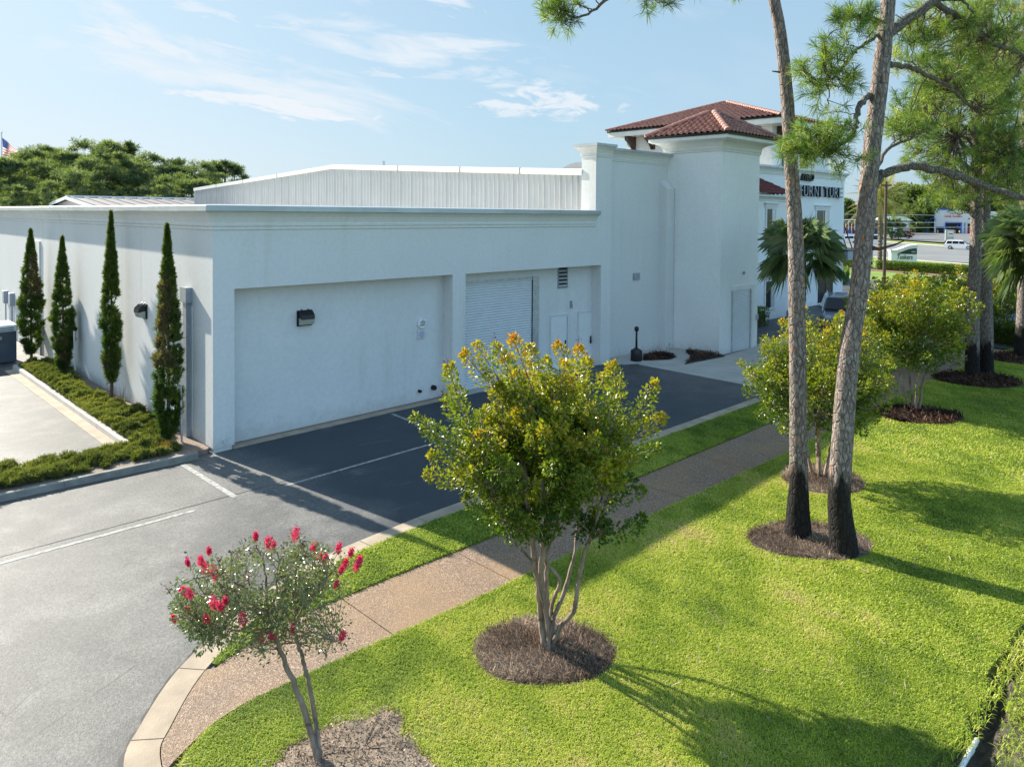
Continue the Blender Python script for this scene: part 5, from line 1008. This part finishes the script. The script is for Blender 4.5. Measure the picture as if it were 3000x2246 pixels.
bp = at(3040, 900, 24); bp[2] = .06; fan_palm('cabbage_palm', 'sunlit fan palm half outside the right edge of the frame', bp, at(3040, 720, 24)[2], 40, 1.6, .17, seed=5, tint=.8)
def feather_palm(label, b, h, n, R_, seed=1, tr=.22):
    r = np.random.default_rng(seed); T = thing('date_palm', label, 'palm tree', tuple(b)); top = np.array(b)+np.array([0, 0, h]); m = MB(); zz_ = np.arange(-.1, h, .16)
    m.tube([np.array(b)+np.array([0, 0, z]) for z in zz_], [tr*(1.15 if i % 2 else .95)*(1.2 if z < .4 else 1) for i, z in enumerate(zz_)], 10, .12); m.build('trunk', M_pbark, T); Vs = []
    for i in range(n):
        az = i*2.39996; el = np.interp(i/n, [0, .5, 1], [1.3, .6, -.55]); d = np.array([cos(az)*cos(el), sin(az)*cos(el), sin(el)]); t = np.linspace(.12, 1, 34); L = R_*r.uniform(.85, 1.1)
        P = top+d*t[:, None]*L; P[:, 2] -= t**2.2*L*.45*cos(el); ax = nrm(np.gradient(P, axis=0)); side = nrm(np.cross(ax, [0, 0, 1.])); 
        for s_ in (-1, 1):
            ll = .62*np.sin(t*pi*.92+.12)*R_/3.2; e = P+(side*s_*.85+ax*.55+np.array([0, 0, -.28]))*ll[:, None]; w_ = ax*.035
            V = np.stack([P-w_, P+w_, e], 1).reshape(-1, 3); j = np.arange(len(t))*3; Vs.append((V, np.stack([j, j+1, j+2], 1), np.repeat(np.clip(.45+r.normal(0, .15)-.0*t, 0, 1)+0*t, 3)))
    cloud('fronds', Vs, M_datep, T); return T
bd = G(2577, 790); kd = (bd-CAM)@_f; feather_palm('tall feather leaved palm with a scaly trunk behind the wooden pole', bd, at(2574, 588, kd)[2], 52, 4.3, 2, .24)
bd = at(2922, 715, 170); bd[2] = .06; fan_palm('cabbage_palm', 'short palm in front of the right service bay of the car wash', bd, 3.6, 22, 3.2, .5, seed=8, tint=.45); bd = at(2612, 697, 205); bd[2] = .06; fan_palm('cabbage_palm', 'small palm on the kerb beside the black pickup', bd, 3.4, 22, 3.4, .3, seed=9, tint=.5)

# --- far tree belts ---
def puff_tree(name, label, base, h, r_, n_puff, n_leaf, lf, group, seed, crown0=.35, mat=None):
    r = np.random.default_rng(seed); base = np.array(base, float); T = thing(name, label, 'tree', tuple(base), group)
    MB().tube([base-np.array([0, 0, .3]), base+np.array([r.normal(0, .2), r.normal(0, .2), h*.5]), base+np.array([r.normal(0, .4), r.normal(0, .4), h*.9])], [.30, .22, .08], 8).build('trunk', M_limb, T)
    C, D, TT = [], [], []
    for i in range(n_puff):
        t = r.uniform(0, 1); z = h*(crown0+(1-crown0)*t); rad = r_*np.interp(t, [0, .3, .75, 1], [.7, 1, .75, .25])*sqrt(r.random()); a = r.uniform(0, 2*pi); c = base+np.array([rad*cos(a), rad*sin(a), z]); pr = r.uniform(.5, 1.4)*r_*(.125 if mat else .24); n = n_leaf
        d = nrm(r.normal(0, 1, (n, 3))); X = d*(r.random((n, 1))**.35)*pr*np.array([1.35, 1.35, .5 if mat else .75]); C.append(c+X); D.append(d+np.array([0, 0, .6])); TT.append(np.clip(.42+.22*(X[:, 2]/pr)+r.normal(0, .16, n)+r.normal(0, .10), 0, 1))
    CC, DD, T3 = np.vstack(C), np.vstack(D), np.concatenate(TT)
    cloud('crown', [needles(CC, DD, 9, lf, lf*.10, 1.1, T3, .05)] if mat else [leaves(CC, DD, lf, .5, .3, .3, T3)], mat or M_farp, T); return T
M_needf = foliage('far_needles', [(0, (.045, .075, .042)), (.5, (.145, .19, .085)), (1, (.32, .34, .16))], .6, .45, .3)
GP1 = 'pines beyond the roof on the left'
spec = [(20, 470, 75), (95, 440, 82), (175, 445, 78), (255, 418, 80), (345, 422, 92), (440, 452, 84), (520, 462, 86), (590, 478, 80), (655, 478, 88), (130, 430, 100), (300, 440, 72), (400, 480, 74), (-60, 480, 80), (210, 500, 66), (30, 540, 64), (490, 520, 70), (570, 530, 72)]
protos = []
LBL = ['tall round topped pine', 'broad pine', 'leafy pine', 'highest pine', 'dark pine', 'spreading pine', 'rounded pine', 'lower pine', 'pine']
for i, (x, ytop, k) in enumerate(spec):
    p = at(x, ytop, k); h = p[2]+.1; b = np.array([p[0], p[1], -.1])
    lab = f"{LBL[i % 9]} beyond the metal roof, crown {['far left by the flag', 'a little right of the flag', 'left of the gable peak', 'above the gable peak', 'above the middle of the seamed roof', 'over the right half of the seamed roof', 'near the end of the seamed roof', 'by the low end of the shed', 'standing last to the right over the shed', 'behind the flag side group', 'in front of the gable group', 'low over the roof middle', 'cut by the left edge', 'low in front of the gable', 'lowest at the left edge', 'low before the right group', 'low before the shed end'][i]}"
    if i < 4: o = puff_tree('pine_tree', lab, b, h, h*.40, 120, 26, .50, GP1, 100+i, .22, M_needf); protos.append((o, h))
    else:
        s_, hs = protos[i % 4]; o = copy_tree(s_); o.location = b; f = h/hs; o.scale = (f, f, f); o.rotation_euler = (0, 0, i*1.3); o['label'] = lab
GP2 = 'trees beyond the street'
spec = [(2478, 590, 300), (2520, 615, 330), (2560, 600, 310), (2650, 548, 320), (2700, 560, 300), (2735, 590, 330), (2760, 545, 340), (2810, 560, 320), (2860, 555, 330), (2910, 560, 320), (2965, 555, 330), (3020, 560, 320), (2610, 575, 330), (2590, 640, 290), (2680, 620, 292)]
LB2 = ['at the corner of the storefront', 'left of the tall palm crown', 'behind the feather palm fronds', 'highest right of the wooden pole', 'above the beige building', 'between the beige building and the car wash', 'over the left end of the car wash', 'above the car wash lettering', 'behind the far pine trunks', 'just right of the far pine trunks', 'over the right bay of the car wash', 'outside the right edge', 'between the palm and the pole', 'low behind the beige building', 'low beside the blue arches']
pr2 = []
for i, (x, ytop, k) in enumerate(spec):
    p = at(x, ytop, k); h = p[2]-.06; b = np.array([p[0], p[1], .0]); lab = 'broad green tree across the street, '+LB2[i]
    if i < 3: o = puff_tree('broadleaf_tree', lab, b, h, h*.55, 50, 170, .95, GP2, 200+i, .08); pr2.append((o, h))
    else: s_, hs = pr2[i % 3]; o = copy_tree(s_); o.location = b; f = h/hs; o.scale = (f, f, f); o.rotation_euler = (0, 0, i*1.1); o['label'] = lab

# ------------------------------------------------------------------ things on the street and beyond
# metal roofed building behind the left wing
mr = thing('metal_roof_building', 'low pale building with a grey standing seam roof behind the left wing', 'building', (0, 60, 0))
kq = 60; pk0 = at(214, 580, kq); yg = pk0[1]; xg = pk0[0]; zr = pk0[2]; half = 16.; ze = zr-half*.094; ln = 34.
MB().add([(xg, yg-half, 0), (xg, yg+half, 0), (xg, yg+half, ze), (xg, yg, zr-.05), (xg, yg-half, ze), (xg+ln, yg-half, 0), (xg+ln, yg+half, 0), (xg+ln, yg+half, ze), (xg+ln, yg, zr-.05), (xg+ln, yg-half, ze)], [(0, 1, 2, 3, 4), (5, 9, 8, 7, 6), (0, 4, 9, 5), (1, 6, 7, 2)]).build('wall', M_panel, mr)
rf = MB().add([(xg-.5, yg, zr+.05), (xg+ln, yg, zr+.05), (xg+ln, yg-half-.5, ze-.1), (xg-.5, yg-half-.5, ze-.1), (xg+ln, yg+half+.5, ze-.1), (xg-.5, yg+half+.5, ze-.1)], [(0, 3, 2, 1), (0, 1, 4, 5)]).build('roof', simple('seam_roof', (.17, .15, .155), .75, .0, .1, .3), mr)
m = MB()
for x in np.arange(xg-.3, xg+ln, 1.0): m.add([(x, yg, zr+.05), (x+.07, yg, zr+.05), (x+.07, yg, zr+.15), (x, yg, zr+.15), (x, yg-half-.5, ze-.1), (x+.07, yg-half-.5, ze-.1), (x+.07, yg-half-.5, ze), (x, yg-half-.5, ze)], [(0, 1, 2, 3), (4, 7, 6, 5), (0, 4, 5, 1), (1, 5, 6, 2), (2, 6, 7, 3), (3, 7, 4, 0)])
m.build('seams', simple('seam_paint', (.34, .32, .32), .7), rf); MB().add([(xg-.55, yg-half-.5, ze-.32), (xg-.55, yg, zr-.12), (xg-.55, yg, zr+.14), (xg-.55, yg-half-.5, ze-.02), (xg-.55, yg+half+.5, ze-.32), (xg-.55, yg+half+.5, ze-.02)], [(0, 1, 2, 3), (1, 4, 5, 2)]).box(xg-.5, xg+ln, yg-.15, yg+.15, zr+.05, zr+.2).build('rake_trim', M_trimw, rf)
# flag
pf = at(7, 640, 88); pf[2] = 0; zt = at(7, 388, 88)[2]; fp = thing('flagpole', 'silver flagpole with ball top at the left edge', 'flagpole', tuple(pf)); MB().tube([pf, (pf[0], pf[1], zt)], [.10, .05], 8).build('pole', M_alu, fp); MB().lathe((pf[0], pf[1], zt), [(.02, -.1), (.11, 0), (.02, .1)], 10).build('finial', M_alu, fp)
fg = thing('flag', 'red white and blue striped flag flying from the silver pole', 'flag', (pf[0], pf[1], zt-2)); rr_ = np.array([_r[0], _r[1], 0]); W_, H_ = 1.72, .95*2.1
def flagpt(u, v): p = np.array([pf[0], pf[1], 0])+rr_*(.06+u*W_*.95)+np.array([-rr_[1], rr_[0], 0])*.18*sin(u*7+v); return (p[0], p[1], zt-.65-v*H_*(1-.50*u)-u*1.40-.04*sin(u*9))
stripes = [MB() for _ in range(13)]; NU = 14
for s_ in range(13):
    u0 = .42 if s_ < 7 else 0.; V = [flagpt(u0+(1-u0)*i/NU, (s_+q)/13) for q in (0, 1) for i in range(NU+1)]; stripes[s_].add(V, [(i, i+1, NU+2+i, NU+1+i) for i in range(NU)]).build('stripe', M_fr if s_ % 2 == 0 else M_fw, fg)
m = MB(); V = [flagpt(.42*i/8, j/8*7/13) for j in range(9) for i in range(9)]; m.add(V, [(j*9+i, j*9+i+1, j*9+i+10, j*9+i+9) for j in range(8) for i in range(8)]); m.build('canton', M_fb, fg)
m = MB()
for j in range(5):
    for i in range(6): q = np.array(flagpt(.42*(i+.5)/6, (j+.5)/5*7/13))-np.array([_f[0], _f[1], 0])*.03; m.add([q+rr_*.05*cos(t)+np.array([0, 0, .05*sin(t)]) for t in np.linspace(0, 2*pi, 6)[:5]], [(0, 2, 4), (0, 1, 2, 3, 4)][1:])
m.build('stars', M_fw, fg)
# monument sign
ps = at(2610, 770, 92); ps[2] = .06; dxs_ = np.array([_r[0]*.96-_f[0]*.28, _r[1]*.96-_f[1]*.28, 0]); dxs_ /= np.linalg.norm(dxs_); dn = np.array([dxs_[1], -dxs_[0], 0]); sc_ = 92/2190
mo = thing('monument_sign', 'white monument sign with a wave shaped top and the word Tuskers', 'sign', tuple(ps))
def zpx(y): return at(2640, y, 92)[2]
wv = [(0, 732), (.12, 732), (.25, 731), (.4, 727), (.55, 722), (.7, 718), (.85, 716), (1.0, 715.5)]; Wd = 68*sc_
def slab(name, mat, lo, hi, d0, d1, par, ext=0):
    n = len(lo); V = []
    for dd in (d0, d1):
        for (u, z) in lo+hi[::-1]: p = ps+dxs_*(u*Wd+(ext*(u-.5)*2))+dn*dd; V.append((p[0], p[1], z))
    k = 2*n; return MB().add(V, [tuple(range(k)), tuple(range(k, 2*k))[::-1]]+[(i, (i+1) % k, k+(i+1) % k, k+i) for i in range(k)]).build(name, mat, par)
slab('body', M_white, [(u, 0) for u, y in wv], [(u, zpx(y)) for u, y in wv], -1.3, 0, mo); slab('cap', M_white, [(u, zpx(y+5)) for u, y in wv], [(u, zpx(y)) for u, y in wv], -1.42, .12, mo, .12); slab('cap_moulding', M_stc, [(u, zpx(y+9)) for u, y in wv], [(u, zpx(y+6)) for u, y in wv], -1.36, .06, mo, .06)
wn = [(u, y) for u, y in wv if u > .2]; slab('navy_panel', M_navy, [(u, zpx(743.5)) for u, y in wn], [(u, zpx(y+11)) for u, y in wn], .0, .03, mo)
q = ps+dxs_*(.24*Wd)+dn*.05; text_on('lettering', 'Tuskers', .82, .01, (q[0], q[1], zpx(758.5)), dxs_, M_ink, mo, shear=.2, width=.60*Wd, off=.004); q = ps+dxs_*(.80*Wd)+dn*.05; text_on('house_number', '2104' if False else '1031', .28, .01, (q[0], q[1], zpx(739)), dxs_, M_white, mo, width=.14*Wd)
# pole and wires
pp_ = G(2590, 828); kp_ = (pp_-CAM)@_f; tz = at(2597, 534, kp_)[2]; up_ = thing('utility_pole', 'slim brown wooden pole in front of the feather palm', 'utility pole', tuple(pp_)); MB().tube([pp_-np.array([0, 0, .2]), pp_+np.array([.05, 0, tz])], [.15, .11], 10, .05).build('pole', M_pole, up_); MB().obox((pp_[0]+.05, pp_[1]), _r[:2]/np.hypot(*_r[:2]), _f[:2]/np.hypot(*_f[:2]), .5, .06, tz-.35, tz-.22).build('crossarm', M_pole, up_)
for i, (y0, y1, y2) in enumerate(((625, 630, 637), (648, 652, 650), (663, 667, 664))):
    wr = thing('power_line', ['upper overhead wire crossing in front of the car wash', 'middle overhead wire across the car wash front', 'lowest overhead wire above the white vehicles'][i], 'power line', tuple(at(2700, y1, 150))); MB().tube([at(2380, y0-3, 158), at(2480, y0+3, 156), at(2700, y1, 152), at(2850, (y1+y2)/2, 150), at(3150, y2-2, 146)], .045, 5).build('wire', M_alu, wr)
# car wash
cw = thing('car_wash', 'white and blue car wash building with red lettering across the street', 'building', (280, 55, 0)); kc_ = 285
P0_ = at(2850, 690, kc_); n0_ = np.array([*ray(2850, 650)[:2], 0.]); n0_ /= np.linalg.norm(n0_)
def cwp(x, y, k=kc_): d = ray(x, y); return CAM+d*(((P0_-CAM)@n0_+(k-kc_))/(d@n0_))
A0 = cwp(2737, 690); A1 = cwp(3015, 690); ax_ = A1-A0; ax_[2] = 0; Lw = np.linalg.norm(ax_); ax_ /= Lw; an_ = np.array([ax_[1], -ax_[0], 0]); an_ *= -np.sign(an_@_f)
def cz_(y): return cwp(2800, y)[2]
def cu(x): p = cwp(x, 650); return float((p-A0)@ax_)
def cbox(name, mat, x0, x1, y0, y1, d0, d1, par=None):       # photo-measured façade rectangle turned into a real slab d0..d1 metres proud
    u0, u1 = cu(x0), cu(x1); c = A0[:2]+ax_[:2]*(u0+u1)/2+an_[:2]*(d0+d1)/2; return MB().obox(c, ax_[:2], an_[:2], (u1-u0)/2, abs(d1-d0)/2, max(cz_(y1), 0), cz_(y0)).build(name, mat, par or cw)
cbox('wall', M_white, 2737, 2895, 615, 700, -14, 0); cbox('wall', M_white, 2895, 2948, 619, 700, -14, -.3); cbox('roof_band', M_blue, 2741, 2895, 610, 615, -14.2, .25)
fr_ = cbox('tunnel_entrance', M_black, 2772, 2813, 654, 700, 0, .06); cbox('frame', M_blue, 2769, 2818, 650, 653.5, 0, .3, fr_); cbox('frame', M_blue, 2769, 2772, 653.5, 700, 0, .3, fr_); cbox('frame', M_blue, 2813, 2818, 653.5, 700, 0, .3, fr_)
for x, y in ((2783, 666), (2806, 662), (2811, 668)): cbox('wash_brush', M_blue, x-2, x+2, y-3, y+3, .06, .2, fr_)
w1 = cbox('shop_window', M_glass, 2743, 2764, 667, 698, 0, .06); cbox('frame', M_blue, 2741, 2767, 664.5, 667, 0, .15, w1); cbox('frame', M_blue, 2764, 2767, 667, 700, 0, .15, w1); w2 = cbox('service_bay', M_black, 2898, 2930, 656, 700, -.3, -.2); cbox('frame', M_blue, 2894, 2934, 651.5, 655, -.3, 0, w2); cbox('frame', M_blue, 2930, 2933, 655, 700, -.3, 0, w2)
w3 = cbox('office_front', M_glass, 2835, 2850, 655, 700, 0, .06); cbox('red_notice', M_red, 2836, 2845, 669, 680, .06, .12, w3); cbox('post', M_blue, 2826, 2828, 652, 700, 0, .3); cbox('wall_notice', simple('lilac_notice', (.35, .25, .4), .6), 2934, 2944, 668, 680, -.3, -.2)
cbox('canopy_gable', M_white, 2836, 2862, 648, 653, 0, .5); cbox('blue_stripe', M_blue, 2862-25, 2849, 639, 642, 0, .4)
q = A0+ax_*cu(2767)+an_*.15; text_on('lettering', 'CAR WASH', 1., .06, (q[0], q[1], cz_(635.5)), ax_, M_red, cw, width=cu(2818)-cu(2767), off=.055, up=(0, 0, .95)); me = cw.children[-1].data; c0_ = cz_(635.5); [setattr(v.co, 'z', c0_+(v.co.z-c0_)*1.05) for v in me.vertices]
q = A0+ax_*cu(2782)+an_*.15; text_on('lettering', 'Coastal', .55, .03, (q[0], q[1], cz_(626)), ax_, M_navy, cw, width=cu(2806)-cu(2782), off=.01)
for i, x in enumerate((2747, 2797, 2811)):
    p = cwp(x, 690, 278); bo = thing('bollard', ['yellow bollard before the shop window of the car wash', 'left yellow bollard of the tunnel entrance', 'right yellow bollard of the tunnel entrance'][i], 'bollard', (p[0], p[1], .06)); MB().lathe((p[0], p[1], .06), [(.2, 0), (.2, 1.1), (.1, 1.2)], 10).build('post', M_yel, bo); MB().lathe((p[0], p[1], .06), [(.21, .75), (.21, .9)], 10).build('band', M_white, bo)
for i, x in enumerate((2685, 2714)):
    p = cwp(x, 690, 282); ar = thing('vacuum_arch', ['blue vacuum stand with a curved boom, left of the pair', 'blue vacuum stand with a curved boom beside the car wash'][i], 'vacuum stand', (p[0], p[1], .06)); MB().lathe((p[0], p[1], .06), [(.35, 0), (.35, 2.4), (.2, 2.5)], 10).build('column', M_blue, ar)
    MB().tube([p*np.array([1, 1, 0])+np.array([0, 0, 1.5])+ax_*(4.*t)*-1*0+ax_*(3.2*t)+np.array([0, 0, 3.0*sin(pi*min(t, 1)*.8)+1.2]) for t in np.linspace(0, 1, 8)], .14, 6).build('boom', M_blue, ar)
# beige building, brick canopy
kb_ = 262; bb = thing('block_building', 'beige block building with pale green roof left of the car wash', 'building', tuple(at(2635, 690, kb_)*np.array([1, 1, 0])))
p0, p1 = at(2600, 690, kb_), at(2665, 690, kb_); a_ = p1-p0; a_[2] = 0; Lb = np.linalg.norm(a_); a_ /= Lb; n_ = np.array([-a_[1], a_[0], 0]); zt_ = at(2630, 646, kb_)[2]; zq = at(2630, 633, kb_)[2]
c = p0[:2]+a_[:2]*Lb/2+n_[:2]*5; MB().obox(c, a_[:2], n_[:2], Lb/2, 5, 0, zt_).build('wall', M_beige, bb)
V = [(*(p0[:2]-a_[:2]*.5-n_[:2]*.6), zt_), (*(p1[:2]+a_[:2]*.8-n_[:2]*.6), zt_), (*(p1[:2]+a_[:2]*.3+n_[:2]*5), zq), (*(p0[:2]+n_[:2]*5), zq), (*(p0[:2]-a_[:2]*.5+n_[:2]*10.6), zt_), (*(p1[:2]+a_[:2]*.8+n_[:2]*10.6), zt_)]; MB().add(V, [(0, 1, 2, 3), (3, 2, 5, 4), (0, 3, 4), (1, 5, 2)]).build('roof', M_green, bb)
c = p0[:2]+a_[:2]*Lb*.35; MB().obox(c, a_[:2], n_[:2], .9, .05, 0, 2.6).build('door', M_white, bb); c = p0[:2]+a_[:2]*Lb*.75; MB().obox(c, a_[:2], n_[:2], 1.4, .06, 2.6, 4.2).build('mural_sign', M_white, bb); MB().obox(c, a_[:2], n_[:2], 1.1, .08, 3.1, 3.6).build('mural_band', M_red, bb)
cpk = 268; ca = thing('vacuum_canopy', 'long flat white canopy on thin posts over brick piers, far left of the street', 'canopy', tuple(at(2520, 690, cpk)*np.array([1, 1, 0])))
p0, p1 = at(2440, 690, cpk), at(2603, 690, cpk); a_ = p1-p0; a_[2] = 0; Lb = np.linalg.norm(a_); a_ /= Lb; n_ = np.array([-a_[1], a_[0], 0]); zt_ = at(2530, 643, cpk)[2]
MB().obox(p0[:2]+a_[:2]*Lb/2+n_[:2]*2, a_[:2], n_[:2], Lb/2, 2.5, zt_-.35, zt_).build('roof', M_white, ca)
for i in range(9):
    c = p0[:2]+a_[:2]*(Lb*(i+.5)/9); MB().obox(c, a_[:2], n_[:2], .12, .12, 0, zt_-.35).build('post', M_white, ca); MB().obox(c+a_[:2]*1.1+n_[:2]*3, a_[:2], n_[:2], .75, .5, 0, zt_-1.0).build('brick_pier', M_brick, ca); MB().obox(c+a_[:2]*.3-n_[:2]*.4, a_[:2], n_[:2], .5, .3, 0, 1.3).build('vacuum', M_blue, ca)
# pylon sign
pq = at(2770, 716, 178); pq[2] = .06; py = thing('pylon_sign', 'grey and white pylon sign on one post before the car wash', 'sign', tuple(pq)); r2 = _r[:2]/np.hypot(*_r[:2]); f2 = _f[:2]/np.hypot(*_f[:2]); sc_ = 178/2190
MB().obox(pq[:2], r2, f2, .12, .12, 0, at(2770, 673, 178)[2]).build('post', M_alu, py); MB().obox(pq[:2]+r2*12.5*sc_, r2, f2, 10*sc_, .2, at(2770, 707, 178)[2], at(2770, 673, 178)[2]).build('panel', M_alu, py); MB().obox(pq[:2]+r2*12.5*sc_-f2*.22, r2, f2, 9*sc_, .02, at(2770, 693, 178)[2], at(2770, 676, 178)[2]).build('sign_face', M_white, py); MB().obox(pq[:2]+r2*13*sc_-f2*.25, r2, f2, 6*sc_, .02, at(2770, 686.5, 178)[2], at(2770, 683.5, 178)[2]).build('red_script', M_red, py)

# --- vehicles: side outline lofted across the width, then glass, wheels and lamps as parts ---
def car(label, cat, loc, heading, paint, L=4.7, Wd=1.85, Ht=1.72, style='suv'):
    T = thing('parked_car' if 'parked' in label else 'car', label, cat, (0, 0, 0)); X = np.array
    if style == 'suv': low = [(-.5, .30), (-.5, .62), (-.485, .95)]; belt = [(-.47, 1.02), (-.2, 1.02), (.2, 1.0), (.27, .98), (.44, .86), (.49, .74), (.5, .50), (.5, .28)]; top = [(-.46, 1.05), (-.41, Ht-.08), (-.3, Ht), (.02, Ht-.01), (.12, Ht-.10), (.27, 1.00)]
    else: belt = [(-.5, 1.0), (-.05, 1.0), (.22, 1.02), (.30, 1.02), (.46, .98), (.49, .8), (.5, .55), (.5, .35)]; top = [(-.10, 1.02), (-.08, Ht-.05), (-.02, Ht), (.12, Ht-.02), (.18, Ht-.12), (.28, 1.03)]
    def loft(out, zbase, w0, w1):                       # list of (x,z) up one side; half-widths narrow with height
        V = []; n = len(out)
        for s_ in (-1, -.86, .86, 1):
            for (x, z) in out: t = max(0, (z-1.0)/(Ht-1.0)); hw = (w0+(w1-w0)*t); zz = z-(.05 if abs(s_) == 1 else 0); xx = x*L*(.985 if abs(s_) == 1 else 1); V.append((xx, s_*hw, zz))
        Fs = [(j*n+i, j*n+i+1, (j+1)*n+i+1, (j+1)*n+i) for j in range(3) for i in range(n-1)]+[tuple(range(n)), tuple(3*n+i for i in range(n))[::-1]]+[(j*n, (j+1)*n, (j+1)*n+n-1, j*n+n-1) for j in range(3)]; return V, Fs
    def arch(cx, r): return [(cx+r*cos(a)/L, .32+r*sin(a)) for a in np.linspace(0, pi, 9)]
    wx = (.31, -.30); R_ = .36; rear = [(-.5, .32), (-.5, .98)] if style != 'suv' else [(-.5, .32), (-.5, .7), (-.48, 1.0)]
    body = rear+belt[1:]+[(p[0], p[1]) for p in arch(wx[0], R_+.05)]+[(p[0], p[1]) for p in arch(wx[1], R_+.05)]
    V, Fs = loft(body, 0, Wd/2, Wd/2*.78); body_o = MB().add(V, Fs).build('body', paint, T)
    cab = [(-.475, 1.0)] + top[1:] if style == 'suv' else top; V, Fs = loft(cab, 0, Wd/2*.97, Wd/2*.74); cb = MB().add(V, Fs).build('cabin', paint, T)
    for s_ in (-1, 1):
        for (a, b_) in (((-.43, -.24), (-.22, -.02), (.0, .19)) if style == 'suv' else ((-.07, .04), (.06, .20))):
            z0, z1 = 1.06, Ht-.16; hw = lambda z: (Wd/2*.97+(Wd/2*.74-Wd/2*.97)*(z-1)/(Ht-1.))+.012
            lean = .05 if b_ > .15 else 0; leanb = -.035 if a < -.4 else 0; q = [(a*L, z0), (b_*L+(.10 if b_ > .15 else 0), z0), ((b_-lean)*L, z1-(.03 if lean else 0)), ((a-leanb)*L, z1)]
            MB().add([(x, s_*(hw(z)-.0), z-.04) for x, z in q]+[(x, s_*(hw(z)-.04), z-.04) for x, z in q], [(0, 1, 2, 3), (4, 7, 6, 5), (0, 4, 5, 1), (1, 5, 6, 2), (2, 6, 7, 3), (3, 7, 4, 0)]).build('side_window', M_glass, T)
        MB().box(.185*L, .21*L, min(s_*Wd/2, s_*(Wd/2+.17)), max(s_*Wd/2, s_*(Wd/2+.17)), 1.02, 1.16).build('mirror', paint, T)
        MB().box(.47*L, .502*L, min(s_*Wd*.30, s_*Wd*.46), max(s_*Wd*.30, s_*Wd*.46), .68, .82).build('headlight', M_lamp, T); MB().box(-.504*L, -.475*L, min(s_*Wd*.33, s_*Wd*.47), max(s_*Wd*.33, s_*Wd*.47), .72, .95).build('tail_light', M_tail, T)
        for cx in wx:
            y0 = s_*(Wd/2-.10); c = (cx*L, min(y0, y0+s_*.0)-.11+(.11 if s_ > 0 else 0)*1., .345); tw_ = MB().lathe((cx*L, y0-.11, .345), [(R_*.93, 0), (R_, .03), (R_, .19), (R_*.93, .22)], 22, 'y').build('wheel', M_tyre, T, smooth=False)
            yy = y0+.115*s_; MB().lathe((cx*L, yy-.01, .345), [(R_*.66, 0), (R_*.66, .02)], 16, 'y').build('rim', M_rim, tw_)
    w0 = Wd/2*.88; (xa, za), (xb, zb) = top[-2], top[-1]; MB().add([(xa*L+.03, -w0*.80, za-.02), (xa*L+.03, w0*.80, za-.02), (xb*L+.0, w0, zb+.07), (xb*L+.0, -w0, zb+.07), (xa*L, -w0*.80, za-.05), (xa*L, w0*.80, za-.05), (xb*L-.05, w0, zb+.03), (xb*L-.05, -w0, zb+.03)], [(0, 1, 2, 3), (4, 7, 6, 5), (0, 3, 7, 4), (1, 5, 6, 2)]).build('windscreen', M_glass, T)
    MB().box(-.49*L-.012, -.46*L, -w0*.75, w0*.75, 1.08, Ht-.2).build('rear_window', M_glass, T) if style == 'suv' else None
    MB().box(-.5*L-.04, -.5*L+.2, -Wd*.46, Wd*.46, .34, .52).build('bumper', M_dark, T); MB().box(.5*L-.2, .5*L+.03, -Wd*.46, Wd*.46, .30, .46).build('bumper', M_dark, T)
    if style == 'suv':
        for s_ in (-1, 1): MB().box(-.36*L, .02*L, min(s_*Wd*.33, s_*Wd*.35), max(s_*Wd*.33, s_*Wd*.35), Ht+.01, Ht+.05).build('roof_rail', M_alu, T)
    T.location = loc; T.rotation_euler = (0, 0, heading); return T
hr = math.atan2(_r[1], _r[0])
p = at(2812, 738, 141); car('white SUV driving to the right on the street', 'SUV', (p[0], p[1], .07), hr-.72, M_carw, 4.95, 1.95, 1.75)
p = at(2484, 704, 172); car('white SUV at the storefront corner driving to the left', 'SUV', (p[0], p[1], .07), hr+pi-.25, M_carw, 4.7, 1.9, 1.75)
p = at(2903, 766, 112); car('white car partly hidden behind the far pine trunk', 'car', (p[0], p[1], .07), hr-1.0, M_carw, 4.6, 1.85, 1.55)
p = at(2640, 695, 212); car('black pickup truck in the car wash lot', 'pickup truck', (p[0], p[1], .07), hr-.62, M_cark, 5.8, 2.0, 1.85, 'truck')
p = at(2655, 690, 236); car('red SUV behind the black pickup', 'SUV', (p[0], p[1], .07), hr-.5, M_carr, 4.8, 1.95, 1.8)
p = at(2556, 707, 165); car('white van with dark windows behind the tall palm trunk', 'van', (p[0], p[1], .07), hr+pi-.45, M_carw, 5.2, 2.0, 2.1)
p = at(2462, 955, 40.5); car('dark silver parked SUV beside the storefront wall', 'SUV', (p[0], p[1], .08), radians(205), M_cars, 4.7, 1.9, 1.72)
# pipe in the ditch
a = G(2862, 2178, -.02); b_ = G(2815, 2262, -.02); dp = thing('drain_pipe', 'white plastic pipe lying in the muddy ditch at the lower right', 'pipe', tuple(a)); dd_ = nrm(b_-a); MB().tube([a+np.array([0, 0, .05]), b_+dd_*.6+np.array([0, 0, .05])], .028, 12).build('pipe', M_white, dp, smooth=True); MB().tube([a+dd_*.22+np.array([0, 0, .05]), a+dd_*.30+np.array([0, 0, .05])], .036, 12).build('coupling', M_base, dp, smooth=True)
